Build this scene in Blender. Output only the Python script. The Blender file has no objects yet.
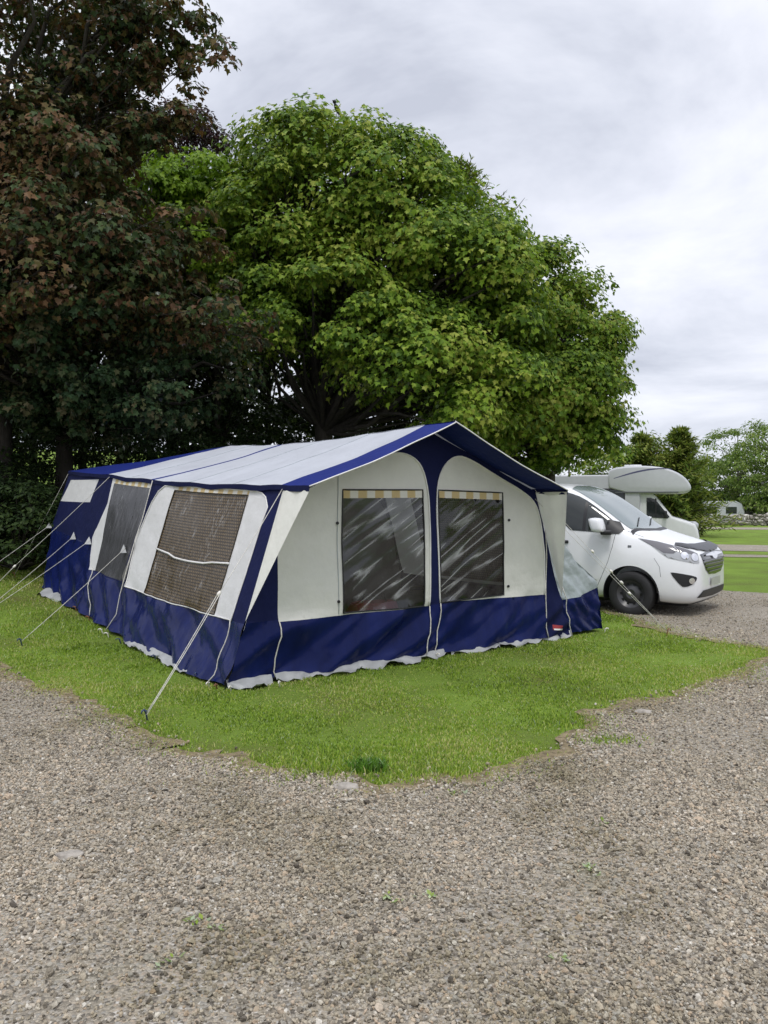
import bpy, bmesh, math, random
import numpy as np
from mathutils import Vector, Matrix, noise
from mathutils.geometry import delaunay_2d_cdt
from mathutils.bvhtree import BVHTree

random.seed(7)
RNG = np.random.default_rng(11)
SC = bpy.context.scene
COL = SC.collection

# ------------------------------------------------------------------ helpers
def tag(o, label=None, cat=None, group=None, kind=None):
    if label: o['label'] = label
    if cat: o['category'] = cat
    if group: o['group'] = group
    if kind: o['kind'] = kind
    return o

def empty(name, loc=(0, 0, 0), rotz=0, label=None, cat=None, group=None):
    o = bpy.data.objects.new(name, None)
    o.empty_display_size = .2
    o.location = loc
    o.rotation_euler = (0, 0, rotz)
    COL.objects.link(o)
    return tag(o, label, cat, group)

def link(name, me, mat=None, parent=None, smooth=False):
    o = bpy.data.objects.new(name, me)
    COL.objects.link(o)
    if mat is not None:
        me.materials.append(mat)
    if parent is not None:
        o.parent = parent
    if smooth:
        me.polygons.foreach_set('use_smooth', [True] * len(me.polygons))
    return o

def py_mesh(name, V, F):
    me = bpy.data.meshes.new(name)
    me.from_pydata([tuple(v) for v in V], [], [tuple(f) for f in F])
    me.update()
    return me

def np_mesh(name, V, F):
    """V (n,3), F (m,k) - every face with k corners"""
    V = np.asarray(V, np.float32); F = np.asarray(F, np.int32)
    me = bpy.data.meshes.new(name)
    me.vertices.add(len(V)); me.vertices.foreach_set('co', V.ravel())
    k = F.shape[1]
    me.loops.add(F.size); me.loops.foreach_set('vertex_index', F.ravel())
    me.polygons.add(len(F))
    me.polygons.foreach_set('loop_start', np.arange(0, F.size, k, dtype=np.int32))
    me.update(calc_edges=True)
    return me

class MB:
    """collects shapes that become ONE mesh"""
    def __init__(self):
        self.V = []; self.F = []
    def add(self, v, f):
        n = len(self.V)
        self.V += [tuple(p) for p in v]
        self.F += [tuple(i + n for i in q) for q in f]
        return self
    def box(self, c, s, rz=0, bev=0):
        bm = bmesh.new()
        bmesh.ops.create_cube(bm, size=1)
        for v in bm.verts:
            v.co = Vector((v.co.x * s[0], v.co.y * s[1], v.co.z * s[2]))
        if bev:
            bmesh.ops.bevel(bm, geom=list(bm.edges), offset=bev, segments=2, affect='EDGES', profile=.5)
        M = Matrix.Translation(Vector(c)) @ Matrix.Rotation(rz, 4, 'Z')
        bm.verts.index_update()
        self.add([M @ v.co for v in bm.verts], [[v.index for v in f.verts] for f in bm.faces])
        bm.free()
        return self
    def tube(self, pts, r, n=6, cap=True):
        v, f = tube(pts, r, n, cap)
        return self.add(v, f)
    def lathe(self, prof, n=24, M=Matrix(), cap=True):
        """prof: (radius, along Y) - axis is Y"""
        v = []; f = []
        m = len(prof)
        for i in range(n):
            a = 2 * math.pi * i / n
            for (r, y) in prof:
                v.append(M @ Vector((r * math.cos(a), y, r * math.sin(a))))
        for i in range(n):
            j = (i + 1) % n
            for k in range(m - 1):
                f.append((i * m + k, j * m + k, j * m + k + 1, i * m + k + 1))
        if cap: f.append([i * m for i in range(n)][::-1]); f.append([i * m + m - 1 for i in range(n)])
        return self.add(v, f)
    def build(self, name, mat, parent=None, smooth=False, angle=None):
        me = py_mesh(name, self.V, self.F)
        o = link(name, me, mat, parent, smooth or angle is not None)
        if angle is not None:
            me.set_sharp_from_angle(angle=math.radians(angle))
        return o

def tube(pts, r, n=6, cap=True):
    pts = [Vector(p) for p in pts]
    m = len(pts)
    rr = [r] * m if isinstance(r, (int, float)) else list(r)
    v = []; f = []
    ref = None
    for i, p in enumerate(pts):
        d = (pts[min(i + 1, m - 1)] - pts[max(i - 1, 0)])
        if d.length < 1e-9: d = Vector((0, 0, 1))
        d.normalize()
        if ref is None:
            ref = d.orthogonal().normalized()
        else:
            ref = (ref - d * ref.dot(d))
            if ref.length < 1e-6: ref = d.orthogonal()
            ref.normalize()
        b = d.cross(ref)
        for k in range(n):
            a = 2 * math.pi * k / n
            v.append(p + (ref * math.cos(a) + b * math.sin(a)) * rr[i])
    for i in range(m - 1):
        for k in range(n):
            k2 = (k + 1) % n
            f.append((i * n + k, i * n + k2, (i + 1) * n + k2, (i + 1) * n + k))
    if cap:
        f.append(tuple(range(n))[::-1]); f.append(tuple(range((m - 1) * n, m * n)))
    return v, f

def densify(poly, step, closed=True):
    out = []
    n = len(poly)
    for i in range(n if closed else n - 1):
        a = Vector(poly[i]); b = Vector(poly[(i + 1) % n])
        k = max(1, int((b - a).length / step))
        for j in range(k):
            out.append(tuple(a.lerp(b, j / k)))
    if not closed: out.append(tuple(poly[-1]))
    return out

def inside(poly, x, y):
    c = False
    n = len(poly)
    j = n - 1
    for i in range(n):
        xi, yi = poly[i]; xj, yj = poly[j]
        if (yi > y) != (yj > y) and x < (xj - xi) * (y - yi) / (yj - yi) + xi:
            c = not c
        j = i
    return c

def inside_np(poly, X, Y):
    c = np.zeros(X.shape, bool)
    n = len(poly); j = n - 1
    for i in range(n):
        xi, yi = poly[i]; xj, yj = poly[j]
        t = ((yi > Y) != (yj > Y)) & (X < (xj - xi) * (Y - yi) / ((yj - yi) if yj != yi else 1e-12) + xi)
        c ^= t
        j = i
    return c

def smooth_poly(poly, it=2):
    for _ in range(it):
        q = []
        n = len(poly)
        for i in range(n):
            a = poly[i]; b = poly[(i + 1) % n]
            q.append((a[0] * .75 + b[0] * .25, a[1] * .75 + b[1] * .25))
            q.append((a[0] * .25 + b[0] * .75, a[1] * .25 + b[1] * .75))
        poly = q
    return poly

class UVList(list):
    uv = None

def uv_mesh(name, V, F):
    me = py_mesh(name, V, F)
    l = me.uv_layers.new(name='UVMap')
    for p in me.polygons:
        for li in p.loop_indices:
            l.data[li].uv = V.uv[me.loops[li].vertex_index]
    return me

def smooth_open(poly, it=1):
    for _ in range(it):
        q = [poly[0]]
        for a, b in zip(poly, poly[1:]):
            q.append((a[0] * .75 + b[0] * .25, a[1] * .75 + b[1] * .25)); q.append((a[0] * .25 + b[0] * .75, a[1] * .25 + b[1] * .75))
        q.append(poly[-1]); poly = q
    return poly

def sheet(outline, regions, step, mapping, default='wall'):
    """Constrained triangulation of a 2D outline cut into regions.
    regions: list of (key, polygon), the last that holds a triangle wins.
    returns {key: (V, F)} with V already mapped to 3D"""
    pts = []; edges = []
    def addpoly(p):
        p = densify(p, step)
        s = len(pts)
        for q in p: pts.append(Vector((q[0], q[1])))
        for i in range(len(p)): edges.append((s + i, s + (i + 1) % len(p)))
    addpoly(outline)
    for k, p in regions: addpoly(p)
    xs = [p[0] for p in outline]; ys = [p[1] for p in outline]
    x = min(xs) + step * .5; row = 0
    while x < max(xs):
        y = min(ys) + step * (.5 if row % 2 else .25)
        while y < max(ys):
            if inside(outline, x, y):
                pts.append(Vector((x + random.uniform(-.1, .1) * step, y + random.uniform(-.1, .1) * step)))
            y += step
        x += step * .9; row += 1
    vo, eo, fo, _, _, _ = delaunay_2d_cdt(pts, edges, [], 0, 1e-5)
    res = {}
    for f in fo:
        cx = sum(vo[i].x for i in f) / len(f); cy = sum(vo[i].y for i in f) / len(f)
        if not inside(outline, cx, cy): continue
        key = default
        for k, p in regions:
            if inside(p, cx, cy): key = k
        d = res.setdefault(key, ({}, []))
        ids = []
        for i in f:
            if i not in d[0]: d[0][i] = len(d[0])
            ids.append(d[0][i])
        d[1].append(ids)
    out = {}
    for k, (vm, F) in res.items():
        V = UVList([None] * len(vm)); V.uv = [None] * len(vm)
        for i, j in vm.items():
            V[j] = mapping(vo[i].x, vo[i].y); V.uv[j] = (vo[i].x, vo[i].y)
        out[k] = (V, F)
    return out

# ------------------------------------------------------------------ materials
def new_mat(name):
    m = bpy.data.materials.new(name)
    m.use_nodes = True
    nt = m.node_tree
    nt.nodes.clear()
    out = nt.nodes.new('ShaderNodeOutputMaterial')
    return m, nt, out

def N(nt, typ, **kw):
    n = nt.nodes.new(typ)
    for k, v in kw.items():
        if k.startswith('i_'):
            n.inputs[k[2:].replace('_', ' ')].default_value = v
        else:
            setattr(n, k, v)
    return n

def ramp(nt, stops, interp='LINEAR'):
    r = nt.nodes.new('ShaderNodeValToRGB')
    cr = r.color_ramp
    cr.interpolation = interp
    while len(cr.elements) > 1: cr.elements.remove(cr.elements[-1])
    cr.elements[0].position = stops[0][0]; cr.elements[0].color = (*stops[0][1], 1)
    for p, c in stops[1:]:
        e = cr.elements.new(p); e.color = (*c, 1)
    return r

def plain(name, col, rough=.5, metal=0, spec=.5, var=.12, scale=6, bump=0, bscale=60, coat=0, stretch=(1, 1, 1)):
    """painted / plastic / fabric surface with a little uneven wear"""
    m, nt, out = new_mat(name)
    b = N(nt, 'ShaderNodeBsdfPrincipled')
    tc = N(nt, 'ShaderNodeTexCoord'); mp = N(nt, 'ShaderNodeMapping')
    mp.inputs['Scale'].default_value = stretch
    nt.links.new(tc.outputs['Object'], mp.inputs['Vector'])
    nz = N(nt, 'ShaderNodeTexNoise'); nz.inputs['Scale'].default_value = scale; nz.inputs['Detail'].default_value = 5
    nt.links.new(mp.outputs[0], nz.inputs['Vector'])
    lo = tuple(c * (1 - var) for c in col); hi = tuple(min(1, c * (1 + var)) for c in col)
    r = ramp(nt, [(.3, lo), (.7, hi)])
    nt.links.new(nz.outputs['Fac'], r.inputs[0])
    nt.links.new(r.outputs[0], b.inputs['Base Color'])
    b.inputs['Roughness'].default_value = rough
    b.inputs['Metallic'].default_value = metal
    b.inputs['Specular IOR Level'].default_value = spec
    if coat:
        b.inputs['Coat Weight'].default_value = coat; b.inputs['Coat Roughness'].default_value = .05
    if bump:
        n2 = N(nt, 'ShaderNodeTexNoise'); n2.inputs['Scale'].default_value = bscale; n2.inputs['Detail'].default_value = 4
        nt.links.new(mp.outputs[0], n2.inputs['Vector'])
        bp = N(nt, 'ShaderNodeBump'); bp.inputs['Strength'].default_value = bump; bp.inputs['Distance'].default_value = .02
        nt.links.new(n2.outputs['Fac'], bp.inputs['Height'])
        nt.links.new(bp.outputs[0], b.inputs['Normal'])
    nt.links.new(b.outputs[0], out.inputs[0])
    return m

def canvas(name, col, rough=.75, trans=.12, stain=.14, bump=.5):
    """tent cloth: cloth weave, stains, a little light comes through"""
    m, nt, out = new_mat(name)
    tc = N(nt, 'ShaderNodeTexCoord')
    nz = N(nt, 'ShaderNodeTexNoise'); nz.inputs['Scale'].default_value = 2.3; nz.inputs['Detail'].default_value = 7; nz.inputs['Roughness'].default_value = .65
    nt.links.new(tc.outputs['Object'], nz.inputs['Vector'])
    r = ramp(nt, [(.28, tuple(c * (1 - stain) for c in col)), (.6, col), (.8, tuple(min(1, c * 1.05) for c in col))])
    nt.links.new(nz.outputs['Fac'], r.inputs[0])
    b = N(nt, 'ShaderNodeBsdfPrincipled')
    b.inputs['Roughness'].default_value = rough
    b.inputs['Specular IOR Level'].default_value = .12
    nt.links.new(r.outputs[0], b.inputs['Base Color'])
    n1 = N(nt, 'ShaderNodeTexNoise'); n1.inputs['Scale'].default_value = 7; n1.inputs['Detail'].default_value = 5
    n2 = N(nt, 'ShaderNodeTexNoise'); n2.inputs['Scale'].default_value = 220
    nt.links.new(tc.outputs['Object'], n1.inputs['Vector']); nt.links.new(tc.outputs['Object'], n2.inputs['Vector'])
    b1 = N(nt, 'ShaderNodeBump'); b1.inputs['Strength'].default_value = bump; b1.inputs['Distance'].default_value = .03
    b2 = N(nt, 'ShaderNodeBump'); b2.inputs['Strength'].default_value = .25; b2.inputs['Distance'].default_value = .002
    nt.links.new(n1.outputs['Fac'], b1.inputs['Height']); nt.links.new(n2.outputs['Fac'], b2.inputs['Height'])
    nt.links.new(b1.outputs[0], b2.inputs['Normal']); nt.links.new(b2.outputs[0], b.inputs['Normal'])
    if trans:
        t = N(nt, 'ShaderNodeBsdfTranslucent'); nt.links.new(r.outputs[0], t.inputs['Color'])
        mx = N(nt, 'ShaderNodeMixShader'); mx.inputs[0].default_value = trans
        nt.links.new(b.outputs[0], mx.inputs[1]); nt.links.new(t.outputs[0], mx.inputs[2])
        nt.links.new(mx.outputs[0], out.inputs[0])
    else:
        nt.links.new(b.outputs[0], out.inputs[0])
    return m

def leaf_mat(name, cols, trans=.3, hue=(.25, 1.25), gloss=.05, patch=None, bias=.3):
    """each leaf its own tint, with slow drifts through the crown"""
    m, nt, out = new_mat(name)
    g = N(nt, 'ShaderNodeNewGeometry')
    tc = N(nt, 'ShaderNodeTexCoord')
    nz = N(nt, 'ShaderNodeTexNoise'); nz.inputs['Scale'].default_value = .55; nz.inputs['Detail'].default_value = 3
    nt.links.new(tc.outputs['Object'], nz.inputs['Vector'])
    a = N(nt, 'ShaderNodeMath', operation='MULTIPLY_ADD'); a.inputs[1].default_value = 1.9; a.inputs[2].default_value = -.45 - .95 + .5
    nt.links.new(nz.outputs['Fac'], a.inputs[0])
    s = N(nt, 'ShaderNodeMath', operation='MULTIPLY_ADD'); s.inputs[1].default_value = 1.0
    nt.links.new(g.outputs['Random Per Island'], s.inputs[0])
    nt.links.new(a.outputs[0], s.inputs[2])
    n = len(cols)
    r = ramp(nt, [(i / (n - 1), c) for i, c in enumerate(cols)])
    nt.links.new(s.outputs[0], r.inputs[0])
    d = N(nt, 'ShaderNodeBsdfDiffuse'); t = N(nt, 'ShaderNodeBsdfTranslucent')
    nt.links.new(r.outputs[0], d.inputs[0])
    mc = N(nt, 'ShaderNodeMix', data_type='RGBA', blend_type='MULTIPLY'); mc.inputs[0].default_value = 1
    mc.inputs[7].default_value = (1.25, 1.3, .55, 1)
    nt.links.new(r.outputs[0], mc.inputs[6]); nt.links.new(mc.outputs[2], t.inputs[0])
    mx = N(nt, 'ShaderNodeMixShader'); mx.inputs[0].default_value = trans
    nt.links.new(d.outputs[0], mx.inputs[1]); nt.links.new(t.outputs[0], mx.inputs[2])
    gl = N(nt, 'ShaderNodeBsdfGlossy'); gl.inputs['Roughness'].default_value = .42; gl.inputs[0].default_value = (1, 1, 1, 1)
    fr = N(nt, 'ShaderNodeFresnel'); fr.inputs[0].default_value = 1.4
    fm = N(nt, 'ShaderNodeMath', operation='MULTIPLY'); fm.inputs[1].default_value = gloss * 5
    nt.links.new(fr.outputs[0], fm.inputs[0])
    m2 = N(nt, 'ShaderNodeMixShader')
    nt.links.new(fm.outputs[0], m2.inputs[0]); nt.links.new(mx.outputs[0], m2.inputs[1]); nt.links.new(gl.outputs[0], m2.inputs[2])
    nt.links.new(m2.outputs[0], out.inputs[0])
    return m

def bark_mat(name, a, b, scale=9):
    m, nt, out = new_mat(name)
    tc = N(nt, 'ShaderNodeTexCoord'); mp = N(nt, 'ShaderNodeMapping'); mp.inputs['Scale'].default_value = (1, 1, .25)
    nt.links.new(tc.outputs['Object'], mp.inputs[0])
    nz = N(nt, 'ShaderNodeTexNoise'); nz.inputs['Scale'].default_value = scale; nz.inputs['Detail'].default_value = 8; nz.inputs['Roughness'].default_value = .7
    nt.links.new(mp.outputs[0], nz.inputs[0])
    r = ramp(nt, [(.3, a), (.7, b)])
    nt.links.new(nz.outputs[0], r.inputs[0])
    d = N(nt, 'ShaderNodeBsdfPrincipled'); d.inputs['Roughness'].default_value = .9
    nt.links.new(r.outputs[0], d.inputs['Base Color'])
    bp = N(nt, 'ShaderNodeBump'); bp.inputs['Strength'].default_value = .8; bp.inputs['Distance'].default_value = .03
    nt.links.new(nz.outputs[0], bp.inputs['Height']); nt.links.new(bp.outputs[0], d.inputs['Normal'])
    nt.links.new(d.outputs[0], out.inputs[0])
    return m

def grass_ground_mat():
    m, nt, out = new_mat('turf')
    tc = N(nt, 'ShaderNodeTexCoord')
    n1 = N(nt, 'ShaderNodeTexNoise'); n1.inputs['Scale'].default_value = .9; n1.inputs['Detail'].default_value = 6
    n2 = N(nt, 'ShaderNodeTexNoise'); n2.inputs['Scale'].default_value = 45; n2.inputs['Detail'].default_value = 8; n2.inputs['Roughness'].default_value = .85
    for n in (n1, n2): nt.links.new(tc.outputs['Object'], n.inputs[0])
    ad = N(nt, 'ShaderNodeMath', operation='MULTIPLY_ADD'); ad.inputs[1].default_value = .45
    nt.links.new(n1.outputs[0], ad.inputs[0])
    mu = N(nt, 'ShaderNodeMath', operation='MULTIPLY'); mu.inputs[1].default_value = .58
    nt.links.new(n2.outputs[0], mu.inputs[0]); nt.links.new(mu.outputs[0], ad.inputs[2])
    r = ramp(nt, [(.36, (.15, .12, .055)), (.43, (.14, .165, .04)), (.51, (.155, .235, .036)), (.60, (.20, .305, .045)), (.72, (.34, .34, .12))])
    nt.links.new(ad.outputs[0], r.inputs[0])
    d = N(nt, 'ShaderNodeBsdfPrincipled'); d.inputs['Roughness'].default_value = .95; d.inputs['Specular IOR Level'].default_value = .15
    nt.links.new(r.outputs[0], d.inputs['Base Color'])
    bp = N(nt, 'ShaderNodeBump'); bp.inputs['Strength'].default_value = .7; bp.inputs['Distance'].default_value = .04
    nt.links.new(n2.outputs[0], bp.inputs['Height']); nt.links.new(bp.outputs[0], d.inputs['Normal'])
    nt.links.new(d.outputs[0], out.inputs[0])
    return m

STONES = [(.0, (0.100, 0.087, 0.072)), (.12, (0.191, 0.169, 0.138)), (.28, (0.301, 0.266, 0.210)), (.44, (0.391, 0.344, 0.269)), (.58, (0.441, 0.395, 0.315)),
          (.70, (0.362, 0.349, 0.315)), (.80, (0.481, 0.420, 0.327)), (.89, (0.432, 0.339, 0.247)), (.96, (0.542, 0.502, 0.432)), (1, (0.642, 0.615, 0.559))]

def gravel_mat():
    m, nt, out = new_mat('gravel_bed')
    tc = N(nt, 'ShaderNodeTexCoord')
    vo = N(nt, 'ShaderNodeTexVoronoi'); vo.inputs['Scale'].default_value = 80; vo.inputs['Randomness'].default_value = 1
    nt.links.new(tc.outputs['Object'], vo.inputs['Vector'])
    sx = N(nt, 'ShaderNodeSeparateColor'); nt.links.new(vo.outputs['Color'], sx.inputs[0])
    r = ramp(nt, STONES)
    nt.links.new(sx.outputs[0], r.inputs[0])
    # big soft patches: dusty tracks, a few mossy stains
    n1 = N(nt, 'ShaderNodeTexNoise'); n1.inputs['Scale'].default_value = .5; n1.inputs['Detail'].default_value = 5; n1.inputs['Roughness'].default_value = .6
    nt.links.new(tc.outputs['Object'], n1.inputs[0])
    dust = ramp(nt, [(.38, (.2, .2, .2)), (.62, (.75, .75, .75))]); nt.links.new(n1.outputs[0], dust.inputs[0])
    mx = N(nt, 'ShaderNodeMix', data_type='RGBA'); mx.inputs[7].default_value = (.235, .21, .17, 1)
    df = N(nt, 'ShaderNodeMath', operation='MULTIPLY'); df.inputs[1].default_value = .55
    nt.links.new(dust.outputs[0], df.inputs[0]); nt.links.new(df.outputs[0], mx.inputs[0]); nt.links.new(r.outputs[0], mx.inputs[6])
    n2 = N(nt, 'ShaderNodeTexNoise'); n2.inputs['Scale'].default_value = .75; n2.inputs['Detail'].default_value = 8; n2.inputs['Roughness'].default_value = .7
    mp = N(nt, 'ShaderNodeMapping'); mp.inputs['Location'].default_value = (13, 5, 0)
    nt.links.new(tc.outputs['Object'], mp.inputs[0]); nt.links.new(mp.outputs[0], n2.inputs[0])
    ms = ramp(nt, [(.58, (0, 0, 0)), (.72, (.5, .5, .5))]); nt.links.new(n2.outputs[0], ms.inputs[0])
    m2 = N(nt, 'ShaderNodeMix', data_type='RGBA'); m2.inputs[7].default_value = (.12, .12, .045, 1)
    nt.links.new(ms.outputs[0], m2.inputs[0]); nt.links.new(mx.outputs[2], m2.inputs[6])
    d = N(nt, 'ShaderNodeBsdfPrincipled'); d.inputs['Roughness'].default_value = .9; d.inputs['Specular IOR Level'].default_value = .25
    nt.links.new(m2.outputs[2], d.inputs['Base Color'])
    bp = N(nt, 'ShaderNodeBump'); bp.inputs['Strength'].default_value = 1; bp.inputs['Distance'].default_value = .012; bp.invert = True
    nt.links.new(vo.outputs['Distance'], bp.inputs['Height']); nt.links.new(bp.outputs[0], d.inputs['Normal'])
    nt.links.new(d.outputs[0], out.inputs[0])
    return m

def stone_mat():
    m, nt, out = new_mat('loose_stone')
    oi = N(nt, 'ShaderNodeObjectInfo')
    r = ramp(nt, STONES)
    nt.links.new(oi.outputs['Random'], r.inputs[0])
    tc = N(nt, 'ShaderNodeNewGeometry')
    nz = N(nt, 'ShaderNodeTexNoise'); nz.inputs['Scale'].default_value = 140; nz.inputs['Detail'].default_value = 3
    nt.links.new(tc.outputs['Position'], nz.inputs[0])
    v = ramp(nt, [(.3, (.75, .75, .75)), (.7, (1.15, 1.15, 1.15))]); nt.links.new(nz.outputs[0], v.inputs[0])
    # damp mossy ground and dry dusty tracks tint whole patches of stones
    nl = N(nt, 'ShaderNodeTexNoise'); nl.inputs['Scale'].default_value = .8; nl.inputs['Detail'].default_value = 7; nl.inputs['Roughness'].default_value = .62
    nt.links.new(tc.outputs['Position'], nl.inputs[0])
    tint = ramp(nt, [(.34, (.56, .54, .42)), (.43, (.82, .80, .72)), (.52, (1.0, .985, .95)), (.66, (1.2, 1.17, 1.13))]); nt.links.new(nl.outputs[0], tint.inputs[0])
    mt = N(nt, 'ShaderNodeMix', data_type='RGBA', blend_type='MULTIPLY'); mt.inputs[0].default_value = 1
    nt.links.new(r.outputs[0], mt.inputs[6]); nt.links.new(tint.outputs[0], mt.inputs[7]); r = mt; R_OUT = mt.outputs[2]
    mx = N(nt, 'ShaderNodeMix', data_type='RGBA', blend_type='MULTIPLY'); mx.inputs[0].default_value = 1
    nt.links.new(R_OUT, mx.inputs[6]); nt.links.new(v.outputs[0], mx.inputs[7])
    d = N(nt, 'ShaderNodeBsdfPrincipled'); d.inputs['Roughness'].default_value = .85; d.inputs['Specular IOR Level'].default_value = .3
    nt.links.new(mx.outputs[2], d.inputs['Base Color'])
    nt.links.new(d.outputs[0], out.inputs[0])
    return m

def glass_mat(name, tint=(.02, .025, .025), rough=.03, spec=.6):
    m, nt, out = new_mat(name)
    d = N(nt, 'ShaderNodeBsdfPrincipled')
    d.inputs['Base Color'].default_value = (*tint, 1); d.inputs['Roughness'].default_value = rough; d.inputs['Specular IOR Level'].default_value = spec
    tc = N(nt, 'ShaderNodeTexCoord'); nz = N(nt, 'ShaderNodeTexNoise'); nz.inputs['Scale'].default_value = 3
    nt.links.new(tc.outputs['Object'], nz.inputs[0])
    bp = N(nt, 'ShaderNodeBump'); bp.inputs['Strength'].default_value = .03; bp.inputs['Distance'].default_value = .05
    nt.links.new(nz.outputs[0], bp.inputs['Height']); nt.links.new(bp.outputs[0], d.inputs['Normal'])
    nt.links.new(d.outputs[0], out.inputs[0])
    return m

def vinyl_mat():
    """clear flexible window: mostly see-through, with diagonal fold creases, painted white for the sky they reflect"""
    m, nt, out = new_mat('clear_vinyl')
    tc = N(nt, 'ShaderNodeTexCoord')
    mp = N(nt, 'ShaderNodeMapping', vector_type='TEXTURE'); mp.inputs['Rotation'].default_value = (0, 0, math.radians(31)); mp.inputs['Scale'].default_value = (1 / .5, 1 / 5.5, 1)
    nt.links.new(tc.outputs['UV'], mp.inputs[0])
    nz = N(nt, 'ShaderNodeTexNoise'); nz.inputs['Scale'].default_value = 1.5; nz.inputs['Detail'].default_value = 1.2; nz.inputs['Roughness'].default_value = .4; nz.inputs['Distortion'].default_value = .12
    nt.links.new(mp.outputs[0], nz.inputs[0])
    sb = N(nt, 'ShaderNodeMath', operation='SUBTRACT'); sb.inputs[1].default_value = .53
    nt.links.new(nz.outputs[0], sb.inputs[0])
    ab = N(nt, 'ShaderNodeMath', operation='ABSOLUTE'); nt.links.new(sb.outputs[0], ab.inputs[0])
    cr = ramp(nt, [(.0, (.42, .42, .42)), (.016, (.24, .24, .24)), (.045, (.03, .03, .03)), (.3, (0, 0, 0))]); nt.links.new(ab.outputs[0], cr.inputs[0])  # bright sky streaks along the folds, put into the colour as a pale mask
    n3 = N(nt, 'ShaderNodeTexNoise'); n3.inputs['Scale'].default_value = 2.2; nt.links.new(tc.outputs['UV'], n3.inputs[0])
    br = ramp(nt, [(.40, (0, 0, 0)), (.55, (1, 1, 1))]); nt.links.new(n3.outputs[0], br.inputs[0])
    mm = N(nt, 'ShaderNodeMath', operation='MULTIPLY'); nt.links.new(cr.outputs[0], mm.inputs[0]); nt.links.new(br.outputs[0], mm.inputs[1])
    t = N(nt, 'ShaderNodeBsdfTransparent'); t.inputs[0].default_value = (.52, .53, .54, 1)
    d = N(nt, 'ShaderNodeBsdfDiffuse'); d.inputs[0].default_value = (.75, .76, .78, 1)
    mx = N(nt, 'ShaderNodeMixShader'); nt.links.new(mm.outputs[0], mx.inputs[0]); nt.links.new(t.outputs[0], mx.inputs[1]); nt.links.new(d.outputs[0], mx.inputs[2])
    g = N(nt, 'ShaderNodeBsdfGlossy'); g.inputs['Roughness'].default_value = .12
    bp = N(nt, 'ShaderNodeBump'); bp.inputs['Strength'].default_value = .5; bp.inputs['Distance'].default_value = .02
    nt.links.new(nz.outputs[0], bp.inputs['Height']); nt.links.new(bp.outputs[0], g.inputs['Normal'])
    m2 = N(nt, 'ShaderNodeMixShader'); m2.inputs[0].default_value = .07
    nt.links.new(mx.outputs[0], m2.inputs[1]); nt.links.new(g.outputs[0], m2.inputs[2])
    nt.links.new(m2.outputs[0], out.inputs[0])
    return m

def screen_mat(name, a, b, weave=(34, 26), scuff=.35):
    """woven blind seen behind shiny creased vinyl"""
    m, nt, out = new_mat(name)
    tc = N(nt, 'ShaderNodeTexCoord')
    br = N(nt, 'ShaderNodeTexBrick')
    br.inputs['Scale'].default_value = 1; br.inputs['Mortar Size'].default_value = .007; br.inputs['Brick Width'].default_value = 1 / weave[1]; br.inputs['Row Height'].default_value = 1 / weave[0]
    br.inputs['Color1'].default_value = (*a, 1); br.inputs['Color2'].default_value = (*[c * .8 for c in a], 1); br.inputs['Mortar'].default_value = (*b, 1)
    nt.links.new(tc.outputs['UV'], br.inputs['Vector'])
    d = N(nt, 'ShaderNodeBsdfPrincipled'); d.inputs['Roughness'].default_value = .2; d.inputs['Specular IOR Level'].default_value = .2
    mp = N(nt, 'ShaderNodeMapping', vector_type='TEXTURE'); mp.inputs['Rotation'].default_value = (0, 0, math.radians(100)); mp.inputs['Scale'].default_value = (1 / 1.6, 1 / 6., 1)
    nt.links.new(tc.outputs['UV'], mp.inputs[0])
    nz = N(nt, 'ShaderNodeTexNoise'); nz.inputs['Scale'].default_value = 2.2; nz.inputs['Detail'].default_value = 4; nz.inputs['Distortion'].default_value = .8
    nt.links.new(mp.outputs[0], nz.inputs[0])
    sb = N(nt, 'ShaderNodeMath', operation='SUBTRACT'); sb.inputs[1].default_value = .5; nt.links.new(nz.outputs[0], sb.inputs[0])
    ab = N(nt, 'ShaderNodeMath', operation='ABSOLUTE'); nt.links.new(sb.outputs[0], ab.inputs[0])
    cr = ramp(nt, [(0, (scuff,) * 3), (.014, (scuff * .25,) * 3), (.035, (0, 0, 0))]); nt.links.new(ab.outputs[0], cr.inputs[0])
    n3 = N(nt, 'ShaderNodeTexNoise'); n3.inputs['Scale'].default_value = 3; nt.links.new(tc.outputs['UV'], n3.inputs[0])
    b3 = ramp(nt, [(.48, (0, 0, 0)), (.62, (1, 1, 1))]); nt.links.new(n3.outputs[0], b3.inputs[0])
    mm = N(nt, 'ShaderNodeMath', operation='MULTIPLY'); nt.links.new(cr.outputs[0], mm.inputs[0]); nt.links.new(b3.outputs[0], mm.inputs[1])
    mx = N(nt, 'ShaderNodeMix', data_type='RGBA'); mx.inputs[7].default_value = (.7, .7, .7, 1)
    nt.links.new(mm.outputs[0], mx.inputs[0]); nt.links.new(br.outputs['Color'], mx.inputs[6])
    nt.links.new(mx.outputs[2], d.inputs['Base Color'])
    bp = N(nt, 'ShaderNodeBump'); bp.inputs['Strength'].default_value = .35; bp.inputs['Distance'].default_value = .02
    nt.links.new(nz.outputs[0], bp.inputs['Height']); nt.links.new(bp.outputs[0], d.inputs['Normal'])
    nt.links.new(d.outputs[0], out.inputs[0])
    return m

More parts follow.
